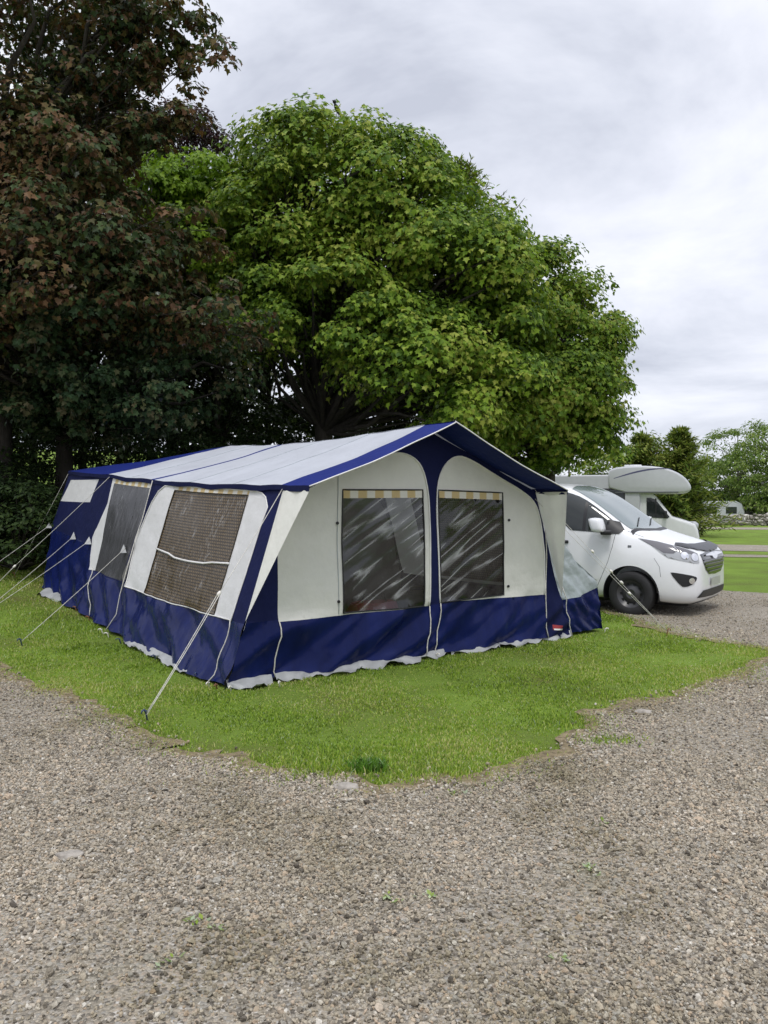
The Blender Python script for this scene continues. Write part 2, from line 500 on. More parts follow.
def check_mat(name, a, b, step):
    """gingham curtain trim"""
    m, nt, out = new_mat(name)
    tc = N(nt, 'ShaderNodeTexCoord'); sp = N(nt, 'ShaderNodeSeparateXYZ'); nt.links.new(tc.outputs['UV'], sp.inputs[0])
    w = N(nt, 'ShaderNodeMath', operation='MULTIPLY'); w.inputs[1].default_value = 1 / step; nt.links.new(sp.outputs[0], w.inputs[0])
    fr = N(nt, 'ShaderNodeMath', operation='FRACT'); nt.links.new(w.outputs[0], fr.inputs[0])
    r = ramp(nt, [(0, a), (.46, a), (.54, b), (.95, b), (1, a)]); nt.links.new(fr.outputs[0], r.inputs[0])
    d = N(nt, 'ShaderNodeBsdfPrincipled'); d.inputs['Roughness'].default_value = .85
    nt.links.new(r.outputs[0], d.inputs['Base Color']); nt.links.new(d.outputs[0], out.inputs[0])
    return m

def wall_stone_mat():
    m, nt, out = new_mat('dry_stone')
    g = N(nt, 'ShaderNodeNewGeometry')
    r = ramp(nt, [(0, (.14, .125, .11)), (.3, (.27, .245, .215)), (.6, (.4, .37, .33)), (.85, (.5, .47, .43)), (1, (.66, .64, .6))])
    nt.links.new(g.outputs['Random Per Island'], r.inputs[0])
    d = N(nt, 'ShaderNodeBsdfPrincipled'); d.inputs['Roughness'].default_value = .95
    nt.links.new(r.outputs[0], d.inputs['Base Color']); nt.links.new(d.outputs[0], out.inputs[0])
    return m

M = dict(
    turf=grass_ground_mat(), gravel=gravel_mat(), stone=stone_mat(),
    navy=canvas('navy_canvas', (.009, .013, .062), .7, .02, .2),
    skirt=plain('navy_skirt_vinyl', (.0075, .0135, .080), .19, spec=.13, var=.25, scale=3, bump=.3, bscale=9, stretch=(1.6, 1.6, .55)),
    roofblue=canvas('blue_roof_canvas', (.014, .026, .17), .65, .0, .15),
    cream=canvas('cream_canvas', (.84, .835, .77), .8, .2, .1),
    white_canvas=canvas('white_canvas', (.74, .74, .735), .8, .14, .08),
    roof=canvas('pale_roof_canvas', (.53, .55, .595), .7, .12, .12),
    grey=canvas('grey_annexe_canvas', (.46, .51, .53), .7, .1, .2, .7),
    flap=plain('groundsheet_flap', (.36, .37, .37), .5, var=.2, bump=.6, bscale=12),
    piping=plain('white_piping', (.75, .74, .72), .6), rope=plain('pale_rope', (.62, .6, .55), .8, var=.25, scale=40),
    slider=plain('slider_plastic', (.75, .72, .65), .4), rust=plain('rusty_peg_steel', (.24, .12, .06), .7, .4, var=.4, scale=60),
    pegblue=plain('blue_peg_plastic', (.03, .05, .12), .4), vinyl=vinyl_mat(),
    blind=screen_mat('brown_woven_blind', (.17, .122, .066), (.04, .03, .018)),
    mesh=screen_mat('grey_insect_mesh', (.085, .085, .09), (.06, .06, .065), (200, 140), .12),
    check=check_mat('yellow_check_trim', (.52, .40, .20), (.66, .64, .57), .2),
    earth=plain('bare_earth', (.23, .185, .115), .95, spec=.1, var=.45, scale=22, bump=.8, bscale=90),
    red=plain('red_label', (.30, .025, .03), .6), inner=canvas('inner_tent_cotton', (.3, .29, .27), .8, .05),
    floor=plain('grey_groundsheet', (.16, .16, .15), .7), khaki=plain('green_bag', (.04, .055, .04), .7),
    white=plain('white_paint', (.80, .81, .82), .28, var=.02, coat=.6), black=plain('black_plastic', (.012, .012, .014), .45, var=.2),
    gloss=plain('gloss_black', (.008, .008, .01), .15, coat=.5, var=.1), chrome=plain('chrome', (.8, .8, .82), .12, 1, var=.03),
    tyre=plain('tyre_rubber', (.018, .018, .019), .75, var=.2, scale=20), rim=plain('black_steel_rim', (.05, .05, .054), .35), bar=plain('dull_grille_bar', (.13, .13, .14), .5), guard=plain('smoked_bonnet_guard', (.03, .03, .036), .35, var=.1),
    glass=glass_mat('dark_glass'), screen=glass_mat('windscreen_glass', (.20, .24, .24), .06, .9), lens=glass_mat('lamp_lens', (.42, .43, .45), .08, .9),
    smoke=glass_mat('smoked_lamp_rear', (.13, .125, .14), .1, .8), plate=plain('number_plate', (.42, .43, .4), .35, var=.08, scale=12), seam=plain('panel_gap', (.10, .105, .115), .6),
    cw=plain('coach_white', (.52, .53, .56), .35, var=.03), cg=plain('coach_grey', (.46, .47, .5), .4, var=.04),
    cab=plain('cab_white', (.68, .69, .70), .3, var=.03, coat=.3),
    stripe=plain('violet_stripe', (.10, .10, .20), .4), wallstone=wall_stone_mat(), cvan=plain('caravan_cream', (.62, .60, .52), .4),
    bark=bark_mat('dark_bark', (.018, .015, .012), (.07, .06, .05)), bark2=bark_mat('grey_bark', (.05, .045, .04), (.16, .145, .125)),
    bird=plain('black_feathers', (.01, .01, .012), .5),
    syc=leaf_mat('sycamore_leaf', [(0.055, 0.109, 0.015), (0.099, 0.181, 0.019), (0.164, 0.267, 0.027), (0.249, 0.353, 0.041), (0.318, 0.363, 0.066)], .32),
    syc2=leaf_mat('sycamore_leaf_olive', [(0.050, 0.101, 0.013), (0.088, 0.162, 0.017), (0.139, 0.232, 0.023), (0.194, 0.288, 0.032), (0.250, 0.282, 0.053)], .32),
    copper=leaf_mat('copper_leaf', [(0.030, 0.050, 0.020), (0.045, 0.076, 0.026), (0.062, 0.095, 0.029), (0.077, 0.047, 0.024), (0.110, 0.054, 0.029), (0.094, 0.106, 0.033), (0.169, 0.095, 0.046)], .22),
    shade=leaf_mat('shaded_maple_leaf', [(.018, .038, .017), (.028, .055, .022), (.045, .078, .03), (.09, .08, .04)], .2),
    plum=leaf_mat('plum_leaf', [(.022, .008, .014), (.036, .013, .02), (.055, .02, .026), (.07, .035, .035)], .2),
    lime=leaf_mat('lime_leaf', [(0.115, 0.209, 0.020), (0.184, 0.308, 0.025), (0.265, 0.396, 0.040)], .35),
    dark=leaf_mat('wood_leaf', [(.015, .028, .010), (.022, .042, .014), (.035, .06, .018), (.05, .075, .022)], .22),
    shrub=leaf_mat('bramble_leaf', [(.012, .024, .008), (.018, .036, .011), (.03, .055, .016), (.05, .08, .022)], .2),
    conif=leaf_mat('cypress_spray', [(0.069, 0.115, 0.021), (0.109, 0.167, 0.028), (0.172, 0.218, 0.037), (0.241, 0.265, 0.057)], .3),
    willow=leaf_mat('willow_leaf', [(0.077, 0.139, 0.030), (0.123, 0.194, 0.041), (0.175, 0.256, 0.057), (0.226, 0.287, 0.077)], .35),
    blade=leaf_mat('grass_blade', [(0.088, 0.144, 0.018), (0.158, 0.247, 0.030), (0.223, 0.351, 0.038), (0.288, 0.426, 0.050), (0.372, 0.455, 0.085), (0.521, 0.495, 0.220)], .3, gloss=.05),
    lush=leaf_mat('lush_blade', [(.06, .14, .015), (.09, .20, .022), (.13, .26, .03)], .25, gloss=.05),
    weed=leaf_mat('weed_leaf', [(.15, .22, .03), (.22, .32, .04), (.3, .38, .07)], .3),
)

# ------------------------------------------------------------------ lay of the land
O = np.array([-1.36, 6.76]); UX = np.array([.80, .60]); VX = np.array([-.60, .80])   # tent corner, along the front, along the side

def gh(x, y):
    x = np.asarray(x, float); y = np.asarray(y, float)
    s = (x - O[0]) * VX[0] + (y - O[1]) * VX[1]
    s = np.maximum(s, 0)
    g = np.where(s < 9, .009 * s * s, .729 + .13 * (s - 9))
    g = 8.5 * np.tanh(g / 8.5)
    k = np.clip((.12 - x / np.maximum(y, 1)) / .34, 0, 1)
    k = k * k * (3 - 2 * k)
    d = np.clip((y - 62) / 10, 0, 1) * np.clip((x / np.maximum(y, 1) - .1) / .15, 0, 1)
    return g * k - 1.15 * d

def ghf(x, y): return float(gh(x, y))

def build_ground():
    t = np.linspace(-1, 1, 190)
    ax = np.sinh(t * 5.2) / np.sinh(5.2) * 420
    X, Y = np.meshgrid(ax, ax + 8)
    Z = gh(X, Y)
    n = len(ax)
    V = np.stack([X.ravel(), Y.ravel(), Z.ravel()], 1)
    i = np.arange(n - 1)
    a = (i[:, None] * n + i[None, :]).ravel()
    F = np.stack([a, a + 1, a + n + 1, a + n], 1)
    o = link('ground', np_mesh('ground', V, F), M['turf'], None, True)
    tag(o, kind='structure')

def jitter(poly, step, amp, seed):
    p = densify(poly, step)
    out = []
    for i, (x, y) in enumerate(p):
        out.append((x + amp * noise.noise((x * 2.1, y * 2.1, seed)) + amp * .7 * noise.noise((x * 6.3, y * 6.3, seed + 5)),
                    y + amp * noise.noise((x * 2.1, y * 2.1, seed + 9)) + amp * .7 * noise.noise((x * 6.3, y * 6.3, seed + 3))))
    return out

EDGE = [(-13, 15.2), (-8.2, 11.2), (-3.6, 7.36), (-2.9, 6.74), (-2.18, 6.05), (-1.69, 5.46), (-1.25, 5.06), (-.81, 4.77), (-.32, 4.60), (.09, 4.48), (.44, 4.56),
        (.82, 4.74), (1.12, 5.02), (1.42, 5.5), (1.55, 5.95), (2.09, 6.43), (2.72, 6.8), (3.45, 7.5), (4.32, 8.38), (4.05, 8.95), (3.72, 9.28), (3.5, 10.5), (3.3, 11.8), (2.4, 13.4), (.6, 16), (-.6, 18)]
GRAVEL = EDGE + [(3.2, 20.2), (5.0, 16.8), (6.2, 14.6), (7.6, 13.6), (11, 12.6), (30, 10), (30, -14), (-30, -14), (-30, 15)]
GPOLY = jitter(GRAVEL, .07, .15, 3.3)

def build_gravel():
    r = sheet(GPOLY, [], .55, lambda x, y: (x, y, ghf(x, y) + .008), 'g')
    V, F = r['g']
    tag(link('gravel_drive', py_mesh('gravel_drive', V, F), M['gravel'], None, True), kind='structure')
    # bare earth where turf and gravel meet
    e = densify(EDGE, .06, False); up = []; dn = []
    for i, (x, y) in enumerate(e):
        a = e[max(0, i - 4)]; b = e[min(len(e) - 1, i + 4)]
        d = Vector((b[0] - a[0], b[1] - a[1])).normalized(); nn = Vector((-d.y, d.x))
        w1 = .05 + .11 * max(0, .35 + noise.noise((x * 2.7, y * 2.7, 21))) + .03 * noise.noise((x * 13, y * 13, 2)); w2 = .05 + .13 * max(0, .2 + noise.noise((x * 2.3, y * 2.3, 31))) + .04 * noise.noise((x * 12, y * 12, 8))
        jx = .15 * noise.noise((x * 2.1, y * 2.1, 3.3)) + .105 * noise.noise((x * 6.3, y * 6.3, 8.3)); jy = .15 * noise.noise((x * 2.1, y * 2.1, 12.3)) + .105 * noise.noise((x * 6.3, y * 6.3, 6.3))
        x += jx; y += jy
        up.append((x + nn.x * w1, y + nn.y * w1)); dn.append((x - nn.x * w2, y - nn.y * w2))
    V = []; F = []
    for p, q in zip(up, dn):
        for t in (0, .5, 1):
            x = p[0] * (1 - t) + q[0] * t; y = p[1] * (1 - t) + q[1] * t
            V.append((x, y, ghf(x, y) + .012))
    for i in range(len(up) - 1):
        for j in (0, 1): F.append((i * 3 + j, i * 3 + j + 1, i * 3 + j + 4, i * 3 + j + 3))
    tag(link('bare_earth', py_mesh('bare_earth', V, F), M['earth'], None, True), kind='structure')
    for nm, pts in (('gravel_lane', [(5, 28.6), (8, 28.2), (14, 26.0), (40, 21), (40, 24.5), (16, 29.8), (11, 32), (5, 33.4)]),
                    ('gravel_track', [(5, 24.8), (9, 24.3), (14, 22.6), (40, 17.5), (40, 18.6), (14, 23.9), (9, 25.6), (5, 26.0)]),
                    ('access_road', [(5, 52), (20, 50), (34, 46), (70, 42), (70, 47), (34, 51), (20, 55), (5, 56)])):
        r = sheet(jitter(pts, .8, .2, 8.1), [], 2.5, lambda x, y: (x, y, ghf(x, y) + .012), 'g')
        V, F = r['g']
        tag(link(nm, py_mesh(nm, V, F), M['gravel'], None, True), kind='structure')

def stone_nodes():
    ng = bpy.data.node_groups.new('scatter_stones', 'GeometryNodeTree')
    ng.interface.new_socket(name='Geometry', in_out='INPUT', socket_type='NodeSocketGeometry')
    ng.interface.new_socket(name='Geometry', in_out='OUTPUT', socket_type='NodeSocketGeometry')
    n = ng.nodes; L = ng.links
    gi = n.new('NodeGroupInput'); go = n.new('NodeGroupOutput')
    join = n.new('GeometryNodeJoinGeometry')
    insts = []
    for k in range(6):
        ico = n.new('GeometryNodeMeshIcoSphere'); ico.inputs['Radius'].default_value = 1; ico.inputs['Subdivisions'].default_value = 2 if k < 6 else 1
        sp = n.new('GeometryNodeSetPosition')
        nz = n.new('ShaderNodeTexNoise'); nz.noise_dimensions = '4D'; nz.inputs['W'].default_value = k * 7.7; nz.inputs['Scale'].default_value = .9; nz.inputs['Detail'].default_value = 1.5
        sub = n.new('ShaderNodeVectorMath'); sub.operation = 'SUBTRACT'; sub.inputs[1].default_value = (.5, .5, .5)
        L.new(nz.outputs['Color'], sub.inputs[0])
        sc = n.new('ShaderNodeVectorMath'); sc.operation = 'SCALE'; sc.inputs['Scale'].default_value = 2.3
        L.new(sub.outputs[0], sc.inputs[0])
        L.new(ico.outputs[0], sp.inputs['Geometry']); L.new(sc.outputs[0], sp.inputs['Offset'])
        tr = n.new('GeometryNodeTransform'); tr.inputs['Scale'].default_value = [(1.1, .85, .75), (1.25, .8, .65), (.95, .9, .8), (1.2, .95, .6), (1, .75, .8), (1.35, .75, .7)][k]
        L.new(sp.outputs[0], tr.inputs['Geometry'])
        sh = n.new('GeometryNodeSetShadeSmooth'); sh.inputs['Shade Smooth'].default_value = False
        L.new(tr.outputs[0], sh.inputs['Geometry'])
        sm = n.new('GeometryNodeSetMaterial'); sm.inputs['Material'].default_value = M['stone']
        L.new(sh.outputs[0], sm.inputs['Geometry'])
        insts.append(sm)
    g2i = n.new('GeometryNodeGeometryToInstance')
    for s in insts: L.new(s.outputs[0], g2i.inputs[0])
    m2p = n.new('GeometryNodeMeshToPoints')
    L.new(gi.outputs[0], m2p.inputs['Mesh'])
    iop = n.new('GeometryNodeInstanceOnPoints')
    L.new(m2p.outputs[0], iop.inputs['Points']); L.new(g2i.outputs[0], iop.inputs['Instance'])
    iop.inputs['Pick Instance'].default_value = True
    ri = n.new('FunctionNodeRandomValue'); ri.data_type = 'INT'; ri.inputs['Min'].default_value = 0; ri.inputs['Max'].default_value = 5
    L.new(ri.outputs[2], iop.inputs['Instance Index'])
    rr = n.new('FunctionNodeRandomValue'); rr.data_type = 'FLOAT_VECTOR'; rr.inputs['Min'].default_value = (-.9, -.9, 0); rr.inputs['Max'].default_value = (.9, .9, 6.283)
    L.new(rr.outputs[0], iop.inputs['Rotation'])
    at = n.new('GeometryNodeInputNamedAttribute'); at.data_type = 'FLOAT'; at.inputs['Name'].default_value = 'size'
    L.new(at.outputs[0], iop.inputs['Scale'])
    L.new(iop.outputs[0], go.inputs[0])
    return ng

def build_stones():
    P = []; S = []
    bands = [(1.2, 3.5, 12000), (3.5, 5, 10000), (5, 7, 6500), (7, 10, 2500), (10, 15, 900)]
    for a, b, dens in bands:
        w = b * .62 + .8
        n = int((b - a) * 2 * w * dens)
        x = RNG.uniform(-w, w, n); y = RNG.uniform(a, b, n)
        k = inside_np(GPOLY, x, y)
        # worn tracks hold fewer loose stones
        wv = np.array([noise.noise((px * .6, py * .6, 4.)) for px, py in zip(x[::1], y[::1])])
        k &= RNG.random(n) < np.clip(.82 + wv * 1.4, .15, 1)
        x = x[k]; y = y[k]
        s = np.clip(RNG.lognormal(math.log(.0048), .34, len(x)), .003, .015)
        P.append(np.stack([x, y, gh(x, y) + .008 + s * RNG.uniform(-.1, .95, len(x))], 1)); S.append(s)
    # strays that rolled onto the turf edge
    e = densify(EDGE, .02, False)
    for (x, y) in e:
        if abs(x) < 6 and y < 14 and random.random() < .8:
            px = x + random.gauss(0, .09); py = y + random.gauss(0, .09)
            P.append(np.array([[px, py, ghf(px, py) + .012]])); S.append(np.array([random.uniform(.005, .012)]))
    P = np.concatenate(P); S = np.concatenate(S)
    me = bpy.data.meshes.new('loose_gravel')
    me.vertices.add(len(P)); me.vertices.foreach_set('co', P.astype(np.float32).ravel())
    a = me.attributes.new('size', 'FLOAT', 'POINT'); a.data.foreach_set('value', S.astype(np.float32))
    me.materials.append(M['stone'])
    o = link('loose_gravel', me)
    tag(o, 'loose grey and tan gravel chippings spread over the drive', 'gravel', kind='stuff')
    md = o.modifiers.new('scatter', 'NODES'); md.node_group = stone_nodes()
    print('stones', len(P))

def build_big_stones():
    spots = [(-.21, 4.42, .06, 'pale flat stone at the grass edge, biggest of the lone stones'), (.72, 6.33, .0, ''), (1.98, 6.02, .055, 'grey rounded stone by the turf edge on the right'),
             (-1.42, 3.55, .05, 'flat buff stone half sunk in the open gravel')]
    for x, y, r, lb in spots:
        if not r: continue
        bm = bmesh.new(); bmesh.ops.create_icosphere(bm, subdivisions=3, radius=1)
        for v in bm.verts:
            d = 1 + .35 * noise.noise(v.co * 1.3 + Vector((x * 9, y, 0)))
            v.co = Vector((v.co.x * r * 1.25 * d, v.co.y * r * .8 * d, v.co.z * r * .4 * d))
        me = bpy.data.meshes.new('stone'); bm.to_mesh(me); bm.free()
        o = link('stone', me, plain('stone_face', (.34, .31, .27), .9, var=.25, scale=30, bump=.4, bscale=60), None, True)
        o.location = (x, y, ghf(x, y) + .012)
        tag(o, lb, 'stone')

TENT_FOOT = None
def build_grass():
    """short mown blades, one mesh"""
    def blades(x, y, h, wd, lean):
        n = len(x)
        a = RNG.uniform(0, 2 * np.pi, n); la = RNG.uniform(0, 2 * np.pi, n)
        z = gh(x, y)
        ln = RNG.uniform(.1, 1, n) * lean * h
        dx = np.cos(a) * wd; dy = np.sin(a) * wd
        b0 = np.stack([x - dx, y - dy, z - .004], 1); b1 = np.stack([x + dx, y + dy, z - .004], 1)
        mx = x + np.cos(la) * ln * .35; my = y + np.sin(la) * ln * .35
        m0 = np.stack([mx - dx * .75, my - dy * .75, z + h * .6], 1); m1 = np.stack([mx + dx * .75, my + dy * .75, z + h * .6], 1)
        t = np.stack([x + np.cos(la) * ln, y + np.sin(la) * ln, z + h], 1)
        V = np.stack([b0, b1, m1, m0, t], 1).reshape(-1, 3)
        i = np.arange(n)[:, None] * 5
        return V, np.concatenate([i + np.array([[0, 1, 2]]), i + np.array([[0, 2, 3]]), i + np.array([[3, 2, 4]])], 0)
    foot = [tuple(O + UX * u + VX * v) for u, v in ((.0, .0), (4.5, .0), (5.2, .05), (5.2, 2), (4.5, 6.3), (0.0, 6.2))]
    Vs = []; Fs = []; base = 0
    def push(V, F):
        nonlocal base
        Vs.append(V); Fs.append(F + base); base += len(V)
    for x0, x1, y0, y1, dens, h in ((-5, 5, 4.2, 6.6, 9000, .017), (-5.2, 4.8, 6.6, 9.2, 6500, .021), (-8.5, 4.8, 9.2, 13, 2600, .028)):
        n = int((x1 - x0) * (y1 - y0) * dens)
        x = RNG.uniform(x0, x1, n); y = RNG.uniform(y0, y1, n)
        k = ~inside_np(GPOLY, x, y) & (np.abs(x) < y * .62 + .4) & ~inside_np(foot, x, y)
        x = x[k]; y = y[k]
        wv = np.array([noise.noise((px * 1.3, py * 1.3, 1.)) * .6 + .5 * noise.noise((px * 4, py * 4, 2.)) + .4 * noise.noise((px * 14, py * 14, 3.)) for px, py in zip(x, y)])
        hh = h * np.clip(.85 + wv * 1.0, .3, 2.0) * RNG.uniform(.6, 1.25, len(x))
        k2 = RNG.random(len(x)) < np.clip(.68 + wv * 1.4, .16, 1)
        push(*blades(x[k2], y[k2], hh[k2], .0022 + .00022 * y[k2], 1.1))
    # fringe and outliers creeping into the gravel
    e = np.array(densify(EDGE, .01, False)); e = e[(np.abs(e[:, 0]) < 6) & (e[:, 1] < 12)]
    keep = np.array([noise.noise((p[0] * 2.2, p[1] * 2.2, 6.)) for p in e])
    e = np.repeat(e[keep > -.15], 9, 0)
    x = e[:, 0] + RNG.normal(0, .12, len(e)); y = e[:, 1] + RNG.normal(0, .12, len(e))
    push(*blades(x, y, RNG.uniform(.01, .034, len(x)), np.full(len(x), .0035), 1.2))
    ee = e[RNG.random(len(e)) < .22]
    x = ee[:, 0] + RNG.normal(0, .30, len(ee)); y = ee[:, 1] + RNG.normal(0, .26, len(ee))
    push(*blades(x, y, RNG.uniform(.008, .026, len(x)), np.full(len(x), .0035), 1.3))
    # the lush dark tuft on the edge and rough patches
    for cx, cy, r, n, h in ((-.36, 4.68, .22, 500, .055), (.35, 4.66, .25, 500, .04), (1.5, 5.3, .2, 420, .035), (.12, 4.56, .16, 260, .035),
                            (1.32, 5.75, .25, 400, .04), (2.0, 6.5, .3, 500, .035)):
        x = cx + RNG.normal(0, r * .6, n); y = cy + RNG.normal(0, r * .3, n)
        push(*blades(x, y, RNG.uniform(.5, 1.1, n) * h, np.full(n, .004), .9))
    o = link('grass', np_mesh('grass', np.concatenate(Vs), np.concatenate(Fs)), M['blade'])
    tag(o, 'short mown green grass on the pitch around the tent', 'grass', kind='stuff')
    print('blades', len(o.data.polygons) // 3)
    # one lush dark tuft stands on the very edge
    x = -.10 + np.clip(RNG.normal(0, .06, 900), -.11, .11); y = 4.74 + np.clip(RNG.normal(0, .045, 900), -.07, .07)
    x = x[:420]; y = y[:420]; V, F = blades(x, y, RNG.uniform(.03, .075, 420), np.full(420, .006), 1.1)
    tag(link('grass_tuft', np_mesh('grass_tuft', V, F), M['lush']), 'lush dark green grass tuft on the turf edge in front of the tent', 'grass tuft')
    # small broad-leaved weeds in the gravel
    mb = MB()
    for cx, cy in ((.02, 3.15), (.18, 3.18), (-1.55, 2.85), (-.72, 2.98), (-.62, 2.95), (-1.5, 2.78), (.9, 3.4), (2.3, 4.4), (.4, 4.3), (1.1, 3.9), (-.75, 2.72), (2.6, 3.8), (.62, 2.75)):
        for k in range(random.randint(7, 14)):
            a = random.uniform(0, 6.28); l = random.uniform(.014, .036); x = cx + random.gauss(0, .022); y = cy + random.gauss(0, .018)
            d = Vector((math.cos(a), math.sin(a), random.uniform(.2, .8))).normalized(); s = Vector((-math.sin(a), math.cos(a), 0)) * l * .3
            p = Vector((x, y, ghf(x, y) + .015))
            mb.add([p, p + d * l * .5 + s, p + d * l, p + d * l * .5 - s], [(0, 1, 2, 3)])
    tag(mb.build('weeds', M['weed']), 'small bright weeds sprouting through the gravel', 'weeds', kind='stuff')

# ------------------------------------------------------------------ trees
HL = [(0, 0), (.08, .22), (.02, .45), (.27, .335), (.49, .54), (.575, .235), (1.0, 0)]           # half a maple leaf
def leaves(P, Nn, A, S, kind='maple'):
    """leaf faces at P with normals Nn, axis A, sizes S"""
    A = A - Nn * np.sum(A * Nn, 1, keepdims=True)
    A /= np.linalg.norm(A, axis=1, keepdims=True) + 1e-9
    B = np.cross(Nn, A)
    if kind == 'maple':
        loc = [(x, y, -.45 * y * y - .30 * x * x + .30 * abs(y)) for x, y in HL] + [(x, -y, -.45 * y * y - .30 * x * x + .30 * abs(y)) for x, y in HL[1:-1]]
        f = [[0, 6, 5, 4, 3, 2, 1], [0, 7, 8, 9, 10, 11, 6]]
    elif kind == 'oval':
        loc = [(0, 0, 0), (.45, .27, .05), (1, 0, -.12), (.45, -.27, .05)]
        f = [[0, 2, 1], [0, 3, 2]]
    else:  # narrow spray
        loc = [(0, 0, 0), (.5, .11, .0), (1, 0, -.05), (.5, -.11, 0)]
        f = [[0, 2, 1], [0, 3, 2]]
    loc = np.array(loc); n = len(P); m = len(loc)
    V = (P[:, None, :] + S[:, None, None] * (loc[None, :, 0:1] * A[:, None, :] + loc[None, :, 1:2] * B[:, None, :] + loc[None, :, 2:3] * Nn[:, None, :]))
    F = (np.arange(n)[:, None, None] * m + np.array(f)[None]).reshape(-1, len(f[0]))
    return V.reshape(-1, 3), F

def unit(n, rng):
    d = rng.normal(size=(n, 3)); return d / np.linalg.norm(d, axis=1, keepdims=True)

def crown_points(lobes, nclump, rng, inner=.2, bottom=-.75):
    C = []; D = []; K = []
    w = np.array([l[3] * l[4] + l[4] * l[5] + l[3] * l[5] for l in lobes]); w = w / w.sum()
    tries = 0
    while len(C) < nclump and tries < nclump * 60:
        tries += 1
        i = rng.choice(len(lobes), p=w); l = lobes[i]
        d = unit(1, rng)[0]
        if d[2] < bottom: continue
        f = rng.uniform(.35, .75) if rng.random() < inner else rng.uniform(.82, 1.0)
        c = np.array(l[:3]) + np.array(l[3:6]) * d * f
        bad = False
        if f > .8:
            for j, q in enumerate(lobes):
                if j != i and np.linalg.norm((c - np.array(q[:3])) / np.array(q[3:6])) < .72: bad = True; break
        if bad: continue
        if f > .8: c = c + (c - np.array(l[:3])) * rng.uniform(-.14, .12)
        C.append(c); D.append(d); K.append(min(1.0, max(.34, min(l[3:6]) / .75)))
    global LOBE_K
    LOBE_K = np.array(K)
    return np.array(C), np.array(D)

def make_tree(name, label, cat, base, top, r0, lobes, mat, bark, nclump=200, per=110, clump_r=.55, size=.15, kind='maple', seed=1, group=None,
              droop=.55, inner=.2, bottom=-.75, limb_frac=.5, flat=.55, lean=None, ragged=0.):
    rng = np.random.default_rng(seed)
    bz = ghf(base[0], base[1])
    root = empty(name, (base[0], base[1], bz - .05), 0, label, cat, group)
    B0 = np.array([base[0], base[1], bz - .05])
    C, D = crown_points(lobes, nclump, rng, inner, bottom)
    # trunk: wandering stem to the top
    T = np.array([lean[0] if lean else base[0], lean[1] if lean else base[1], top])
    tp = []
    for k in range(9):
        t = k / 8
        p = B0 * (1 - t) + T * t
        tp.append(p + np.array([noise.noise((t * 3, seed, 0)), noise.noise((t * 3, seed, 5)), 0]) * .35 * min(1, t * 3) * (T[2] - B0[2]) * .1)
    tr = [r0 * (1.35 if k == 0 else 1) * (1 - .8 * (k / 8) ** .9) for k in range(9)]
    mb = MB()
    mb.tube([p - B0 for p in tp], tr, 10)
    tp = np.array(tp)
    # limbs run out to a share of the clumps
    nl = int(len(C) * limb_frac)
    small = [i for i in range(len(C)) if LOBE_K[i] < .6]
    xc = []; xd = []; xk = []
    for ci in np.unique(np.concatenate([rng.permutation(len(C))[:nl], np.array(small, int)])):
        c = C[ci]
        hz = max(.34, min(.92, (c[2] - B0[2]) / (T[2] - B0[2] + 1e-6) * .72 - .08 + rng.uniform(-.06, .06)))
        fi = hz * 8; i0 = int(min(7, fi)); s = tp[i0] + (tp[i0 + 1] - tp[i0]) * (fi - i0)
        ln = np.linalg.norm(c - s)
        m1 = s + (c - s) * .4 + np.array([0, 0, .10 * ln]) + rng.normal(0, .07, 3) * ln
        m2 = s + (c - s) * .75 + np.array([0, 0, .08 * ln]) + rng.normal(0, .05, 3) * ln
        rr = min(tr[i0] * .5, .016 * ln + .014)
        if LOBE_K[ci] < .6:
            rr = min(rr, .022)
            for w in (.25, .5, .75):          # leafy side twigs along an outlying branch
                xc.append(m1 + (c - m1) * w + rng.normal(0, .12, 3)); xd.append(D[ci]); xk.append(.5)
            xc.append(c + rng.normal(0, .2, 3)); xd.append(D[ci]); xk.append(.5)
        mb.tube([s - B0, m1 - B0, m2 - B0, c - B0], [rr, rr * .65, rr * .4, .006], 5, False)
    mb.build('trunk', bark, root, True)
    LK = LOBE_K
    if xc: C = np.concatenate([C, xc]); D = np.concatenate([D, xd]); LK = np.concatenate([LK, xk])
    n = len(C)
    per_c = np.maximum(10, (per * LK[:n] * rng.uniform(.5, 1.4, n)).astype(int))
    idx = np.repeat(np.arange(n), per_c); k = len(idx)
    lk = LK[:n]
    cr = (clump_r * lk * rng.uniform(.5, 1.45, n))[idx][:, None]
    e = unit(k, rng); e[:, 2] = np.where(rng.random(k) < .8, np.abs(e[:, 2]), e[:, 2])
    rad = rng.uniform(.35, 1.0 + ragged, k)[:, None] ** .7
    P = C[idx] + e * rad * cr * np.array([1, 1, flat])
    P[:, 2] -= droop * .5 * (rad[:, 0] * cr[:, 0]) * np.linalg.norm(e[:, :2], axis=1) ** 2 * .7
    Nn = e * .55 + D[idx] * .4 + np.array([0, 0, .55]) + rng.normal(0, .38, (k, 3))
    Nn /= np.linalg.norm(Nn, axis=1, keepdims=True)
    A = e * np.array([1, 1, .2]) + D[idx] * np.array([.5, .5, 0]) + rng.normal(0, .45, (k, 3)) + np.array([0, 0, -droop])
    S = size * rng.uniform(.6, 1.25, k)
    V, F = leaves(P - B0, Nn, A, S, kind)
    link('crown', np_mesh('crown', V, F), mat, root)
    return root

def at(px, py, d):
    """a point d metres in front of the camera seen near pixel px, py"""
    return np.array([(px - 384) / 790 * d, d, 1.6 + (504 - py) / 790 * d])

def lobe(px, py, d, rx, ry, rz):
    p = at(px, py, d); return (p[0], p[1], p[2], rx, ry, rz)

